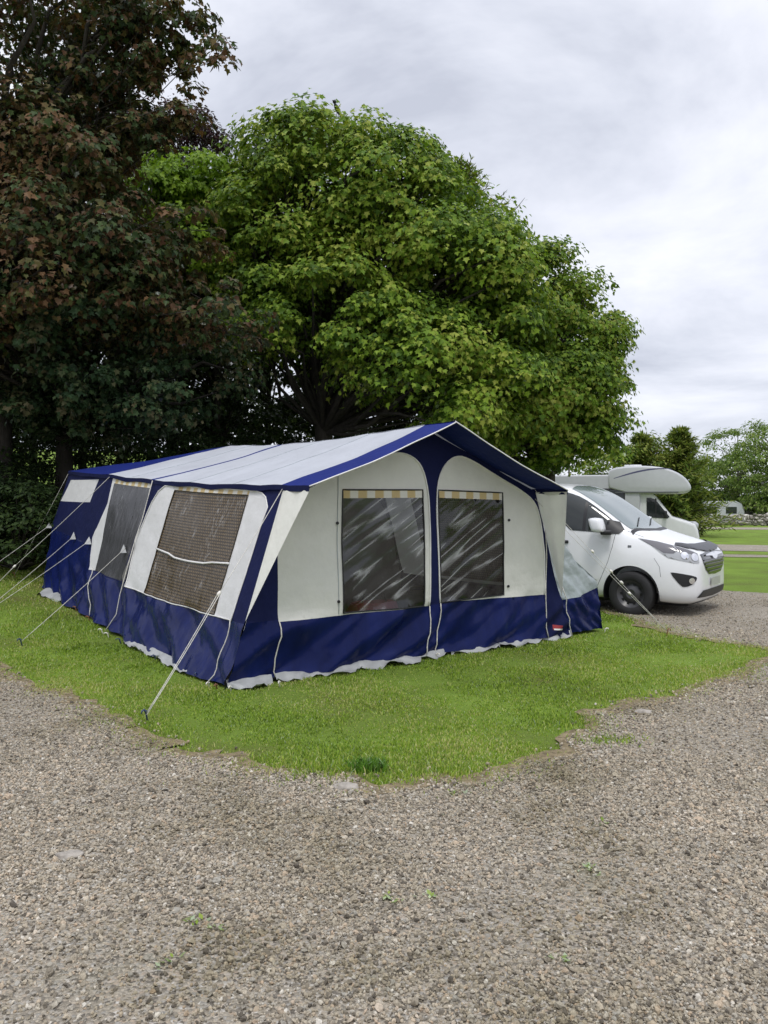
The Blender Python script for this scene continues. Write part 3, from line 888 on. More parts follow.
def build_trees():
    make_tree('sycamore_tree', 'big rounded green sycamore right behind the tent', 'tree', (-1.3, 17.2), 8.6, .27,
              [lobe(320, 215, 17, 1.75, 2.0, 2.05), lobe(278, 255, 16.6, 1.15, 1.7, 1.7), lobe(375, 235, 17, 1.75, 2.2, 2.0), lobe(430, 270, 16.5, 1.5, 2.0, 1.9), lobe(480, 305, 16.5, 1.25, 1.8, 1.6),
               lobe(335, 320, 15.6, 1.7, 1.5, 1.2), lobe(420, 365, 15.4, 1.55, 1.4, 1.1), lobe(275, 325, 16, 1.15, 1.4, 1.0), lobe(490, 390, 15.8, 1.0, 1.3, 1.0), lobe(285, 172, 17, .9, 1, 1.0), lobe(455, 415, 15.2, .9, .9, .6)],
              M['syc'], M['bark'], 470, 225, .50, .105, seed=3, droop=.75, inner=.1, bottom=-.6, flat=.66, ragged=.35)
    make_tree('sycamore_tree', 'olive green sycamore at the right end of the tree line, leaning over the vans', 'tree', (3.9, 18.6), 6.6, .2,
              [lobe(530, 320, 18.3, 1.35, 1.7, 1.6), lobe(568, 345, 18.3, 1.15, 1.6, 1.5), lobe(555, 400, 17.8, 1.3, 1.6, 1.3), lobe(588, 400, 18, .8, 1.3, 1.35), lobe(525, 400, 17.6, 1.1, 1.4, 1.3),
               lobe(515, 285, 18.3, .7, 1.1, .9), lobe(545, 446, 17.6, 1.0, 1.2, .55), lobe(584, 440, 17.8, .6, 1.1, .6), lobe(500, 430, 17.4, .9, 1.0, .6)],
              M['syc2'], M['bark'], 330, 210, .44, .098, seed=8, droop=.65, inner=.15, bottom=-.95, flat=.72, ragged=.2)
    make_tree('copper_maple', 'tall copper and green maple at the left edge of the photo', 'tree', (-6.75, 13.7), 12.5, .26,
              [lobe(50, 20, 13.3, 1.75, 1.8, 1.5), lobe(95, 30, 13.1, .8, 1, .7), lobe(-30, 120, 13.3, 1.4, 1.7, 2.2), lobe(68, 175, 12.8, 1.15, 1.5, 1.15), lobe(105, 100, 13, .55, .8, .5), lobe(115, 235, 12.6, .95, 1.1, .85),
               lobe(60, 270, 12.6, 1.6, 1.5, 1.2), lobe(185, 238, 12.6, .7, .8, .2), lobe(180, 312, 12.6, 1.1, 1.1, .4), lobe(165, 25, 13, .45, .5, .25), lobe(192, 40, 13, .4, .4, .18), lobe(205, 76, 13, .42, .45, .16), lobe(150, 62, 13, .3, .4, .14), lobe(180, 122, 13, .5, .5, .16), lobe(140, 118, 13, .4, .5, .25), lobe(-60, 300, 12.8, 1.3, 1.5, 1.6),
               lobe(230, 330, 12.6, .6, .6, .3)],
              M['copper'], M['bark'], 340, 140, .44, .10, flat=.65, seed=5, droop=.6, inner=.3, bottom=-.9, ragged=.25, limb_frac=.4)
    make_tree('shaded_maple', 'dark green maple with low drooping sprays under the copper maple', 'tree', (-5.9, 14.6), 7.5, .2,
              [lobe(95, 345, 13.4, 1.5, 1.3, .9), lobe(20, 340, 13.2, 1.4, 1.3, .9), lobe(150, 395, 13.2, 1.3, 1.1, .6), lobe(190, 360, 13.8, 1.1, 1.1, .7), lobe(60, 400, 12.9, .8, .9, .35), lobe(130, 420, 12.9, .8, .8, .3), lobe(-30, 380, 13, 1.1, 1.1, .6)],
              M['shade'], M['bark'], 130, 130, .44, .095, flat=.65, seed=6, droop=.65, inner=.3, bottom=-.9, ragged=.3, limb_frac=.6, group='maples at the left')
    make_tree('purple_plum_tree', 'dark purple tree peeking out above the lime green crown', 'tree', (-5.0, 18.5), 9.8, .16,
              [lobe(165, 140, 18.5, 1.1, 1.1, .75), lobe(200, 140, 18.5, .75, .8, .45), lobe(120, 150, 18.5, 1.4, 1.2, 1)],
              M['plum'], M['bark'], 110, 130, .4, .10, 'oval', seed=12, ragged=.4)
    make_tree('lime_tree', 'bright lime green crown between the copper maple and big sycamore', 'tree', (-3.9, 18.0), 7.4, .17,
              [lobe(178, 195, 17.2, 1.0, 1.0, .75), lobe(215, 200, 17.0, .95, 1.0, .85), lobe(200, 250, 16.8, 1.2, 1.0, 1.0)],
              M['lime'], M['bark'], 120, 130, .42, .11, seed=14)
    # shaggy conifer tips showing over the right shoulder of the sycamore
    conifer('cypress_tree', 'shaggy conifer with spiky tips showing behind the big sycamore', (1.9, 19.8), 9.9, 3.9, M['conif'], 21, tips=True, nb=230, size=.17)
    # the wood behind, trunk by trunk
    spots = [(65, 16.0, 8, 'thick dark trunked tree behind the hedge, left of the pair'), (84, 17.5, 7.5, 'slim dark trunk close beside the thick one behind the hedge'),
             (30, 18.5, 8, 'thin bare lower trunk nearest the left maple'), (150, 18, 7.5, 'shaded tree behind the middle of the tent roof slope, leftmost of four'),
             (186, 20, 7.5, 'shaded thin tree with trunk above the blue rear roof'), (222, 18.5, 7, 'shaded tree with dense low twigs above the roof seam'), (268, 21, 7.5, 'shaded slim tree just left of the sycamore trunk'),
             (240, 24, 8, 'shaded tree far back between the two thin trunks left of the sycamore'), (120, 23, 8, 'shaded tree far back in the wood behind the rear roof'), (330, 23, 7.5, 'shaded tree straight behind the sycamore trunk'), (10, 22, 8, 'shaded tree deep in the wood at the left edge'), (392, 21, 7, 'shaded slim tree right of the sycamore trunk'), (-40, 16.5, 8, 'dark tree outside the left edge behind the hedge'), (455, 21.5, 6.5, 'shaded tree behind the awning peak')]
    for i, (px, d, h, lb) in enumerate(spots):
        x = (px - 384) / 790 * d
        bz = ghf(x, d)
        lb3 = [(x + random.uniform(-.7, .7), d + random.uniform(-.5, .5), bz + h * .33, 1.35, 1.2, h * .10), (x + random.uniform(-.4, .4), d + random.uniform(-.3, .3), bz + h * .72, 1.5, 1.5, h * .2), (x + random.uniform(-.9, .9), d, bz + h * .5, 1.2, 1.2, h * .13), (x, d, bz + h * .9, 1, 1, h * .14)]
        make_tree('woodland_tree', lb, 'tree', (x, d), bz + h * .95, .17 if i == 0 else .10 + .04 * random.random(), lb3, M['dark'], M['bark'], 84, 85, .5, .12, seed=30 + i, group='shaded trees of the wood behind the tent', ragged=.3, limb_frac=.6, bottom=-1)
    # undergrowth
    sh = [((-5.95, 12.9), 1.1, 1.5, 'low dark bramble bush nearest the left rear tent corner'), ((-7.3, 12.6), 1.3, 1.75, 'dark bramble bush at the left edge of the photo'), ((-7.6, 14.3), 1.6, 2.4, 'dark bush below the copper maple trunk'),
          ((-5.6, 14.6), 1.4, 2.5, 'dark bush behind the rear end of the tent'), ((-4.2, 15.6), 1.5, 2.5, 'dark bush hidden behind the blue rear roof'), ((-8.9, 13.6), 1.5, 1.9, 'dark bush outside the left edge of the photo'),
          ((-7.2, 16.6), 1.7, 2.6, 'tall dark bush closing the gap behind the two trunks'), ((-9.0, 17.0), 1.7, 2.6, 'tall dark bush deep behind the hedge at the left edge'), ((-5.4, 17.0), 1.5, 2.4, 'tall dark bush deep in the wood behind the rear roof corner'), ((-1.9, 16.2), 1.4, 1.2, 'low dark bush at the foot of the big sycamore'), ((.6, 17.4), 1.5, 1.3, 'low dark bush behind the awning peak'), ((-3.0, 17.8), 1.6, 2.5, 'dark bush in the wood left of the sycamore foot'), ((2.4, 17.8), 1.4, 1.2, 'dark bush below the olive sycamore')]
    for i, ((x, y), r, h, lb) in enumerate(sh):
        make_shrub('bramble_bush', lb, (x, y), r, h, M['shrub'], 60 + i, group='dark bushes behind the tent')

def make_shrub(name, label, base, r, h, mat, seed, group=None, size=.085, n=75, per=95, kind='oval', cat='bush'):
    rng = np.random.default_rng(seed)
    bz = ghf(*base)
    root = empty(name, (base[0], base[1], bz), 0, label, cat, group)
    B0 = np.array([base[0], base[1], bz])
    C, D = crown_points([(base[0], base[1], bz + h * .4, r, r * .85, h * .6), (base[0] + r * .4, base[1], bz + h * .35, r * .6, r * .6, h * .5)], n, rng, .1, -.6)
    mb = MB()
    for c in C[:30]:
        mb.tube([np.zeros(3), (c - B0) * .5 + rng.normal(0, .08, 3), c - B0], [.025, .015, .006], 5, False)
    mb.build('stem', M['bark'], root, True)
    idx = np.repeat(np.arange(len(C)), per); k = len(idx)
    e = unit(k, rng); e[:, 2] = np.abs(e[:, 2])
    P = C[idx] + e * rng.uniform(.2, 1, k)[:, None] * np.array([.36, .36, .24])
    P[:, 2] = np.maximum(P[:, 2], bz + .02)
    Nn = e * .6 + D[idx] * .4 + np.array([0, 0, .5]) + rng.normal(0, .4, (k, 3)); Nn /= np.linalg.norm(Nn, axis=1, keepdims=True)
    V, F = leaves(P - B0, Nn, e + rng.normal(0, .5, (k, 3)) + np.array([0, 0, -.3]), size * rng.uniform(.6, 1.3, k), kind)
    link('foliage', np_mesh('foliage', V, F), mat, root)
    return root

def conifer(name, label, base, h, r, mat, seed, tips=False, group=None, nb=150, low=.12, size=.2, per=60):
    rng = np.random.default_rng(seed)
    bz = ghf(*base)
    root = empty(name, (base[0], base[1], bz), 0, label, 'tree', group)
    mb = MB(); mb.tube([(0, 0, -.05), (0, 0, h * .5), (0, 0, h)], [.16, .1, .015], 8)
    P = []; A = []; Nn = []
    for i in range(nb):
        t = low + (1 - low) * (i / nb) ** .8
        z = h * t
        L = r * (1 - t) ** .65 * rng.uniform(.6, 1.15) + .15
        a = rng.uniform(0, 2 * np.pi); up = .35 + .5 * t
        d = np.array([math.cos(a), math.sin(a), up]); d /= np.linalg.norm(d)
        e0 = np.array([0, 0, z]); e1 = e0 + d * L * np.array([1, 1, .25 if not tips else 1]); e2 = e1 + np.array([d[0] * .12, d[1] * .12, .1]) * L
        mb.tube([e0, (e0 + e1) / 2 - np.array([0, 0, .04 * L]), e1, e2], [.028, .018, .01, .004], 4, False)
        k = per
        t2 = rng.uniform(.15, 1.0, k)[:, None]
        c = e0 + (e1 - e0) * t2 + np.where(t2 > .9, (e2 - e1) * (t2 - .9) * 8, 0)
        c = c + rng.normal(0, .09, (k, 3)) * (1.15 - t2) * min(2.2, L)
        P.append(c)
        ax = d[None] * .9 + rng.normal(0, .5, (k, 3)) + np.array([0, 0, .25]); A.append(ax)
        nn = np.array([0, 0, .8]) + rng.normal(0, .6, (k, 3)) + d * .4; Nn.append(nn / np.linalg.norm(nn, axis=1, keepdims=True))
    mb.build('trunk', M['bark'], root, True)
    P = np.concatenate(P); A = np.concatenate(A); Nn = np.concatenate(Nn)
    V, F = leaves(P, Nn, A, size * rng.uniform(.6, 1.3, len(P)), 'spray')
    link('crown', np_mesh('crown', V, F), mat, root)
    return root

def build_far():
    # trees beyond the parked vans
    def far_tree(px, d, top, rx, lb, mat, seed, n=70, per=80, size=.2, name='hedgerow_tree', cr=.6, kind='oval', low=.15):
        x = (px - 384) / 790 * d
        h = 1.6 + (504 - top) * d / 790 - ghf(x, d)
        z0 = ghf(x, d)
        lb3 = [(x, d, z0 + h * .62, rx, rx, h * .33), (x - rx * .55, d, z0 + h * .42, rx * .65, rx * .7, h * .3), (x + rx * .55, d - .3, z0 + h * .4, rx * .65, rx * .7, h * .3), (x + rx * .1, d - .3, z0 + h * .25, rx * .8, rx * .8, h * .22)]
        make_tree(name, lb, 'tree', (x, d), z0 + h * .9, .16, lb3, mat, M['bark2'], n, per, cr, size, kind, seed=seed, inner=.1, bottom=-.9, ragged=.3, limb_frac=.3, group='trees beyond the motorhome')
    far_tree(634, 40, 436, 2.0, 'rounded bush tree just right of the olive sycamore', M['conif'], 71)
    far_tree(612, 40, 440, 1.6, 'green tree showing behind the motorhome roof', M['syc2'], 72)
    far_tree(658, 41, 434, 2.0, 'yellowish tree above the motorhome pod', M['conif'], 73)
    conifer('cypress_tree', 'dark feathery conifer right of the motorhome pod', (14.6, 39), 5.2, 2.5, M['conif'], 75, size=.35, nb=130, low=.02, per=70)
    conifer('cypress_tree', 'shorter dark conifer behind the motorhome pod nose', (13.0, 40), 5.0, 2.4, M['conif'], 76, size=.35, nb=110, low=.02, per=70)
    conifer('cypress_tree', 'lower dark conifer at the end of the stone wall', (15.6, 41), 3.6, 1.1, M['dark'], 77, size=.35, nb=90, low=.02, per=70)
    far_tree(738, 72, 420, 3.9, 'tall pale willow beyond the wall, right of the conifers', M['willow'], 81, 150, 90, .26, 'willow_tree', .8)
    far_tree(778, 66, 412, 3.6, 'taller pale willow cut by the right edge of the photo', M['willow'], 82, 150, 90, .26, 'willow_tree', .8)
    far_tree(779, 64, 455, 1.2, 'light green sapling in front of the two willows', M['willow'], 83, 60, 70, .22, 'willow_tree', .6)
    far_tree(712, 76, 452, 2.6, 'dark green tree in the gap behind the conifer', M['syc2'], 84, 110, 80, .26)
    far_tree(820, 70, 425, 3.5, 'willow beyond the right edge of the photo', M['willow'], 85, 130, 80, .28, 'willow_tree', .8)
    far_tree(570, 44, 452, 2.2, 'green tree hidden behind the white van roof', M['syc2'], 86)
    for i, (px, d, r, h, lb) in enumerate(((664, 44, 1.6, 2.3, 'dark bush at the foot of the far conifers'), (722, 78, 3.5, 4.5, 'dark bush behind the far caravans'), (752, 80, 3.5, 5, 'dark bush right of the far caravans'), (690, 70, 3.0, 4, 'bush behind the motorhome bonnet'), (775, 78, 3.5, 5, 'dark bush at the right edge behind the wall'))):
        make_shrub('hedge_bush', lb, ((px - 384) / 790 * d, d), r, h, M['dark' if i != 1 else 'syc2'], 90 + i, 'bushes beyond the wall', .22, 110, 80)
    # dry stone wall
    mb = MB()
    a = np.array([14.5, 60.5]); b = np.array([60.0, 51.0])
    L = np.linalg.norm(b - a); dv = (b - a) / L; nv = np.array([-dv[1], dv[0]])
    bm0 = bmesh.new(); bmesh.ops.create_icosphere(bm0, subdivisions=1, radius=1)
    sv = [v.co.copy() for v in bm0.verts]; sf = [[v.index for v in f.verts] for f in bm0.faces]; bm0.free()
    for row in range(5):
        x = random.uniform(0, .2)
        while x < L:
            w = random.uniform(.12, .48); hz = random.uniform(.07, .17)
            p = a + dv * (x + w / 2) + nv * random.uniform(-.08, .08)
            z = ghf(*p) + .09 + row * .17 + random.uniform(-.07, .07) + (.05 * noise.noise((x * .4, 0, 0)))
            s = random.randrange(1000)
            mb.add([(p[0] + dv[0] * v.x * w * .62 * k + nv[0] * v.y * .2, p[1] + dv[1] * v.x * w * .62 * k + nv[1] * v.y * .2, z + v.z * hz * k)
                    for v, k in ((v, 1 + .3 * noise.noise(v * 1.5 + Vector((s, 0, 0)))) for v in sv)], sf)
            x += w * random.uniform(.95, 1.15)
    tag(mb.build('stone_wall', M['wallstone']), 'low grey dry stone wall across the far side of the campsite', 'wall')
    # caravans beyond the wall
    def caravan(px, d, w, h, lb, mat):
        x = (px - 384) / 790 * d
        root = empty('caravan', (x, d, ghf(x, d)), math.radians(-15), lb, 'caravan', 'touring caravans beyond the stone wall')
        prof = [(-w / 2, .45), (-w / 2 - .05, 1.2), (-w / 2 + .25, h - .15), (-w / 2 + .6, h), (w / 2 - .6, h), (w / 2 - .15, h - .25), (w / 2 + .05, 1.3), (w / 2, .45)]
        extrude_xz('shell', prof, 1.05, mat, root, .05)
        for xx in (-w * .27, w * .2):
            MB().box((xx, -1.056, 1.55), (w * .26, .03, .55), 0, .01).build('window', M['glass'], root)
        wh = MB().lathe([(.1, -.1), (.3, -.1), (.31, 0), (.3, .1), (.1, .1)], 18, Matrix.Translation((0, -.9, .31))).build('wheel', M['tyre'], root)
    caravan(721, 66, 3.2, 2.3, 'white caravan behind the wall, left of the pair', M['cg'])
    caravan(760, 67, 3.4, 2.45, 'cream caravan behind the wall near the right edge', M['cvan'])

def extrude_xz(name, prof, half, mat, parent, bev=0, smooth=35, seg=3):
    """a side profile (x, z) extruded across y"""
    bm = bmesh.new()
    a = [bm.verts.new((x, -half, z)) for x, z in prof]; b = [bm.verts.new((x, half, z)) for x, z in prof]
    n = len(prof)
    fa = bm.faces.new(a); fb = bm.faces.new(b[::-1])
    for i in range(n): bm.faces.new((a[i], b[i], b[(i + 1) % n], a[(i + 1) % n])[::-1])
    bmesh.ops.recalc_face_normals(bm, faces=bm.faces)
    if bev:
        es = [e for e in bm.edges if (e.verts[0].co.y * e.verts[1].co.y) > 0]
        bmesh.ops.bevel(bm, geom=es, offset=bev, segments=seg, affect='EDGES', profile=.5)
    me = bpy.data.meshes.new(name); bm.to_mesh(me); bm.free()
    o = link(name, me, mat, parent, True); me.set_sharp_from_angle(angle=math.radians(smooth))
    return o

# ------------------------------------------------------------------ the tent
EH = 1.75; TW = 4.47
def tw(u, v, w):
    p = O + UX * u + VX * v
    return Vector((p[0], p[1], ghf(p[0], p[1]) + w))
def lean(v): return .6 - .16 * min(max(v / 6.4, 0), 1)
def interp(x, xs, ys): return float(np.interp(x, xs, ys))
def eave_h(v): return interp(v, [-.45, 0, 3, 4.5, 6.32], [1.745, 1.76, 1.80, 1.80, 1.735])
def ridge_h(v): return interp(v, [-.45, 0, 3, 4.6], [2.40, 2.40, 2.31, 2.275])
TROOT = None
def tl(p): return Vector(p) - Vector((O[0], O[1], 0))

def fbm(x, y, z): return noise.noise((x, y, z)) + .5 * noise.noise((x * 2.1, y * 2.1, z + 3.1))

def fold(a, h, seed):
    """cloth relief in metres: pull lines in the skirt, faint slackness above"""
    k = max(0, min(1, (.62 - h) / .12))
    r1 = a * .55 - h * .9
    sk = .075 * noise.noise((r1 * 4.6, (a + h) * .9, seed)) + .030 * noise.noise((r1 * 10, (a + h) * 1.6, seed + 6)) + .010 * noise.noise((a * 15, h * 2.5, seed + 4))
    up = .022 * noise.noise((a * 1.6, h * 1.6, seed + 8)) + .004 * noise.noise((a * 6, h * 5, seed + 2))
    return sk * k + up * (1 - .5 * k)

def side_map(mirror=False):
    def f(v, h):
        hh = h
        if h < .12: hh = h + (.035 + .022 * noise.noise((v * 2.2, 0, 3.3))) * (1 - h / .12)
        d = fold(v, h, 2.2 if not mirror else 9.1)
        u = lean(v) * h / EH - d
        if mirror: u = TW - u
        return tl(tw(u, v, hh * (eave_h(v) / EH if h > 1 else 1)))
    return f

def front_map(u, h):
    hh = h
    if h < .14:
        e = max(0, min(1, (u - .2) / .4)) * max(0, min(1, (4.47 - u) / .3))
        hh = h + (.055 + .035 * noise.noise((u * 1.7, 0, 7.7))) * (1 - h / .14) * e
    d = fold(u, h, 5.5)
    return tl(tw(u, -d, hh))

def put(name, vf, mat, parent, uv=False):
    V, F = vf
    me = uv_mesh(name, V, F) if uv else py_mesh(name, V, F)
    return link(name, me, mat, parent, True)

def outline_tube(poly, mapping, r, closed=True, off=0):
    pts = densify(poly, .05, closed)
    if closed: pts.append(pts[0])
    return [mapping(*p) for p in pts]

def rect(a0, b0, a1, b1): return [(a0, b0), (a1, b0), (a1, b1), (a0, b1)]

def build_tent():
    global TROOT
    T = TROOT = empty('frame_tent', (O[0], O[1], 0), 0, 'large navy and cream trailer tent with awning pitched on the grass', 'tent')
    # ---------------- left wall
    sm = side_map()
    w1w = [(3.0, .555)] + smooth_open([(3.06, 1.1), (2.95, 1.45), (2.72, 1.70), (2.4, 1.715), (.62, 1.715), (.34, 1.68), (.22, 1.56)], 1) + [(.26, .555)]
    win1 = [(2.40, .565), (.62, .565), (.66, 1.665), (2.37, 1.665)]
    tr1 = [(.66, 1.665), (2.37, 1.665), (2.37, 1.712), (.66, 1.712)]
    win2 = [(4.17, .585), (3.21, .585), (3.06, 1.66), (4.33, 1.66)]
    tr2 = [(3.06, 1.66), (4.33, 1.66), (4.33, 1.715), (3.06, 1.715)]
    wl2 = [(4.17, .585), (4.36, .57), (4.50, .75), (4.62, .95), (4.52, 1.08), (4.36, 1.4), (4.42, 1.735), (4.33, 1.735), (4.33, 1.66)]
    rear = [(6.17, 1.63), (4.98, 1.69), (5.09, 1.37), (6.40, 1.29)]
    out = [(0, 0), (6.12, 0), (6.45, .9), (6.40, 1.3), (6.32, 1.745), (0, 1.745)]
    reg = [('skirt', [(-.1, -.1), (3.05, -.1), (3.05, .555), (-.1, .555)]), ('skirt2', [(3.05, -.1), (4.4, -.1), (4.36, .57), (3.05, .57)]),
           ('skirt3', [(4.4, -.1), (6.7, -.1), (6.7, .86), (4.5, .86), (4.36, .57)]),
           ('panel', w1w), ('win1', win1), ('tr1', tr1), ('win2', win2), ('tr2', tr2), ('frame2', wl2), ('rear', rear)]
    r = sheet(out, reg, .055, sm, 'wall')
    put('side_wall', r['wall'], M['navy'], T)
    for k in ('skirt', 'skirt2', 'skirt3'): put('skirt', r[k], M['skirt'], T, True)
    put('wall_panel', r['panel'], M['white_canvas'], T); put('wall_panel', r['frame2'], M['white_canvas'], T)
    wv = put('window_cover', r['rear'], M['white_canvas'], T); tag(wv, 'cream cover over the rear side window')
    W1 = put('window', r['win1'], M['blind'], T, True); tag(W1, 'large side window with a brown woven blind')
    put('curtain_trim', r['tr1'], M['check'], W1, True)
    def off(mp, d=-.012):
        def g(a, h):
            p = mp(a, h); q = Vector((UX[0] * d, UX[1] * d, 0)); return p + q
        return g
    MB().tube([off(sm)(2.40 - i * .178, 1.025 - .035 * math.sin(i / 10 * 3.14)) for i in range(11)], .011, 6).build('window_bar', M['piping'], W1, True)
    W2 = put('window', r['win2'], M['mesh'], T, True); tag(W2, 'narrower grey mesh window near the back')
    put('curtain_trim', r['tr2'], M['check'], W2, True)
    for pl, nm, rad in ((w1w, 'piping', .0065), ([(0, 1.74), (6.3, 1.74)], 'piping', .005)):
        cl = len(pl) > 2
        MB().tube(outline_tube(pl, off(sm, -.006), .006, cl), rad, 5).build(nm, M['piping'], T, True)
    MB().tube(outline_tube(win1, off(sm, -.006), .006), .006, 5).build('window_edge', M['blind'], W1, True)
    for a, b in (((2.985, 1.75), (3.09, 0)), ((.23, .57), (.27, -.0)), ((4.19, .62), (3.95, .03))):
        pts = [off(sm, -.03)(a[0] + (b[0] - a[0]) * i / 8, a[1] + (b[1] - a[1]) * i / 8) for i in range(9)]
        MB().tube(pts, .006, 5).build('lacing_cord', M['rope'], T, True)
    # ---------------- right wall (seen through the windows)
    smr = side_map(True)
    r = sheet([(0, 0), (6.12, 0), (6.32, 1.745), (0, 1.745)], [('skirt', rect(-.1, -.1, 6.7, .56)), ('panel', rect(.3, .56, 3.0, 1.7)), ('win', rect(.6, .6, 2.4, 1.66))], .14, smr, 'wall')
    put('side_wall', r['wall'], M['navy'], T); put('skirt', r['skirt'], M['skirt'], T); put('wall_panel', r['panel'], M['cream'], T)
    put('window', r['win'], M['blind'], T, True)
    # ---------------- front wall
    wl = [(.51, .545), (2.28, .55)] + smooth_open([(2.285, 1.3), (2.28, 1.75), (2.18, 2.02), (1.95, 2.12), (1.7, 2.09), (1.1, 1.86), (.7, 1.68), (.51, 1.4)], 2) + [(.51, 1.2)]
    wr = [(2.42, .575), (4.04, .545)] + smooth_open([(4.02, 1.0), (3.96, 1.4), (3.88, 1.62), (3.65, 1.76), (3.2, 1.93), (2.85, 2.08), (2.65, 2.12), (2.47, 2.0), (2.38, 1.75), (2.39, 1.2)], 2)
    vl = [(1.21, .565), (2.205, .555), (2.20, 1.665), (1.21, 1.655)]; tl_ = [(1.21, 1.655), (2.20, 1.665), (2.20, 1.745), (1.21, 1.745)]
    vr = [(2.43, .575), (3.375, .59), (3.35, 1.645), (2.41, 1.665)]; tr_ = [(2.41, 1.665), (3.35, 1.645), (3.35, 1.72), (2.41, 1.735)]
    out = [(0, 0), (TW, 0), (TW - .6, 1.75), (2.24, 2.365), (.6, 1.75)]
    reg = [('skirt', [(-.1, -.1), (4.04, -.1), (4.04, .56), (-.1, .56)]), ('wl', wl), ('wr', wr), ('vl', vl), ('tl', tl_), ('vr', vr), ('tr', tr_), ('label', [(4.16, .12), (4.30, .105), (4.305, .165), (4.165, .185)])]
    r = sheet(out, reg, .042, front_map, 'wall')
    put('front_wall', r['wall'], M['navy'], T); put('skirt', r['skirt'], M['skirt'], T, True)
    put('wall_panel', r['wl'], M['cream'], T); put('wall_panel', r['wr'], M['cream'], T)
    lb = put('maker_label', r['label'], M['red'], T); tag(lb, 'small red and white label at the right corner')
    offf = lambda d: (lambda u, h: front_map(u, h) + Vector((-VX[0] * d, -VX[1] * d, 0)))
    st = sheet([(4.17, .115), (4.30, .10), (4.30, .125), (4.17, .14)], [], .05, offf(.006), 'a'); put('label_stripe', st['a'], M['piping'], lb)
    for kw, kt, poly, lab in (('vl', 'tl', vl, 'clear vinyl window left of the front post'), ('vr', 'tr', vr, 'clear vinyl window right of the front post')):
        W = put('window', r[kw], M['vinyl'], T, True); tag(W, lab)
        put('curtain_trim', r[kt], M['check'], W, True)
        full = [poly[0], poly[1], (poly[2][0], poly[2][1] + .08), (poly[3][0], poly[3][1] + .08)]
        MB().tube(outline_tube(full, offf(.004), .006), .008, 5).build('window_edge', M['black'], W, True)
    MB().tube(outline_tube(wl[1:], offf(.006), .006, False), .008, 5).build('piping', M['piping'], T, True)
    MB().tube(outline_tube(wr[1:] + wr[:1], offf(.006), .006, False), .008, 5).build('piping', M['piping'], T, True)
    zp = MB().tube([offf(.004)(1.155, .56 + i * .15) for i in range(10)], .004, 4).build('zip', M['grey'], T, True)
    for u in (1.15, 3.44):
        for h in (1.42, .68): MB().lathe([(.014, -.006), (.016, 0), (.014, .006)], 10, Matrix.Translation(offf(.01)(u, h))).build('toggle', M['black'], T)
    for (u0, u1, h0) in ((.51, .50, .56), (2.285, 2.245, .55), (2.42, 2.385, .57), (4.03, 4.06, 1.3), (4.33, 4.50, .62)):
        pts = [offf(.012)(u0 + (u1 - u0) * i / 8 + .012 * math.sin(i * .8), h0 * (1 - i / 8)) for i in range(9)]
        MB().tube(pts, .0062, 5).build('lacing_cord', M['rope'], T, True)
    # ---------------- groundsheet flaps poking out under the skirts
    def flap(a0, a1, mp, seed, wid):
        V = []; F = []; n = int((a1 - a0) / .04); m = 6
        for i in range(n + 1):
            a = a0 + (a1 - a0) * i / n
            e = min(1, min(i, n - i) / 4)
            wv = wid * max(.25, .85 + 1.0 * noise.noise((a * 1.9, seed, 0)) + .22 * noise.noise((a * 8, seed, 2))) * (.25 + .75 * e)
            for j in range(m + 1):
                t = j / m
                V.append(mp(a, t, wv, .045 * noise.noise((a * 6, t * 2, seed)) + .022 * noise.noise((a * 15, t * 3, seed))))
        for i in range(n):
            for j in range(m):
                F.append((i * (m + 1) + j, (i + 1) * (m + 1) + j, (i + 1) * (m + 1) + j + 1, i * (m + 1) + j + 1))
        return link('groundsheet_flap', py_mesh('groundsheet_flap', V, F), M['flap'], T, True)
    ff = lambda a, t, w, n: tl(tw(a, .03 - t * w, .055 * (1 - t) ** 1.3 + .024 + n * (.3 + t)))
    for i, (a0, a1, w) in enumerate(((.02, .46, .13), (.5, 1.45, .19), (1.4, 2.2, .2), (2.1, 2.5, .26), (2.6, 3.3, .11), (3.3, 4.0, .2), (4.02, 4.3, .16), (4.32, 4.52, .18))): flap(a0, a1, ff, i * 3.1, w)
    fs = lambda a, t, w, n: tl(tw(.03 - t * w, a, .055 * (1 - t) ** 1.3 + .024 + n * (.3 + t)))
    for i, (a0, a1, w) in enumerate(((.6, 1.6, .10), (1.5, 2.65, .12), (5.1, 6.0, .14))): flap(a0, a1, fs, 40 + i * 2.7, w)
    # ---------------- roof
    def slope(v, t, mirror):
        u = lean(v) - .035 + (2.24 - lean(v) + .035) * t
        w = eave_h(v) + .012 + (ridge_h(v) - eave_h(v)) * t
        sag = .035 * math.sin(math.pi * t) * (.6 + .4 * math.cos(v * 2.1)) + .012 * fbm(v * 1.7, t * 3, 1.1 if mirror else 6.2)
        if mirror: u = TW - u
        return tl(tw(u, v, w - sag))
    for mir in (False, True):
        for nm, v0, v1, mat in (('roof_trim', -.45, .02, 'roofblue'), ('roof_panel', .02, 2.95, 'roof'), ('roof_seam', 2.95, 3.05, 'roofblue'), ('roof_panel', 3.05, 4.52, 'roof')):
            V = []; F = []; nv = max(2, int((v1 - v0) / .08)); nt_ = 24
            for i in range(nv + 1):
                for j in range(nt_ + 1):
                    V.append(slope(v0 + (v1 - v0) * i / nv, j / nt_, mir))
            for i in range(nv):
                for j in range(nt_):
                    a = i * (nt_ + 1) + j; q = (a, a + 1, a + nt_ + 2, a + nt_ + 1)
                    F.append(q if not mir else q[::-1])
            link(nm, py_mesh(nm, V, F), M[mat], T, True)
        # front edge piping
        MB().tube([slope(-.455, j / 24, mir) + Vector((0, 0, -.006)) for j in range(25)], .0065, 6).build('piping', M['piping'], T, True)
        # eave valance
        V = []; F = []
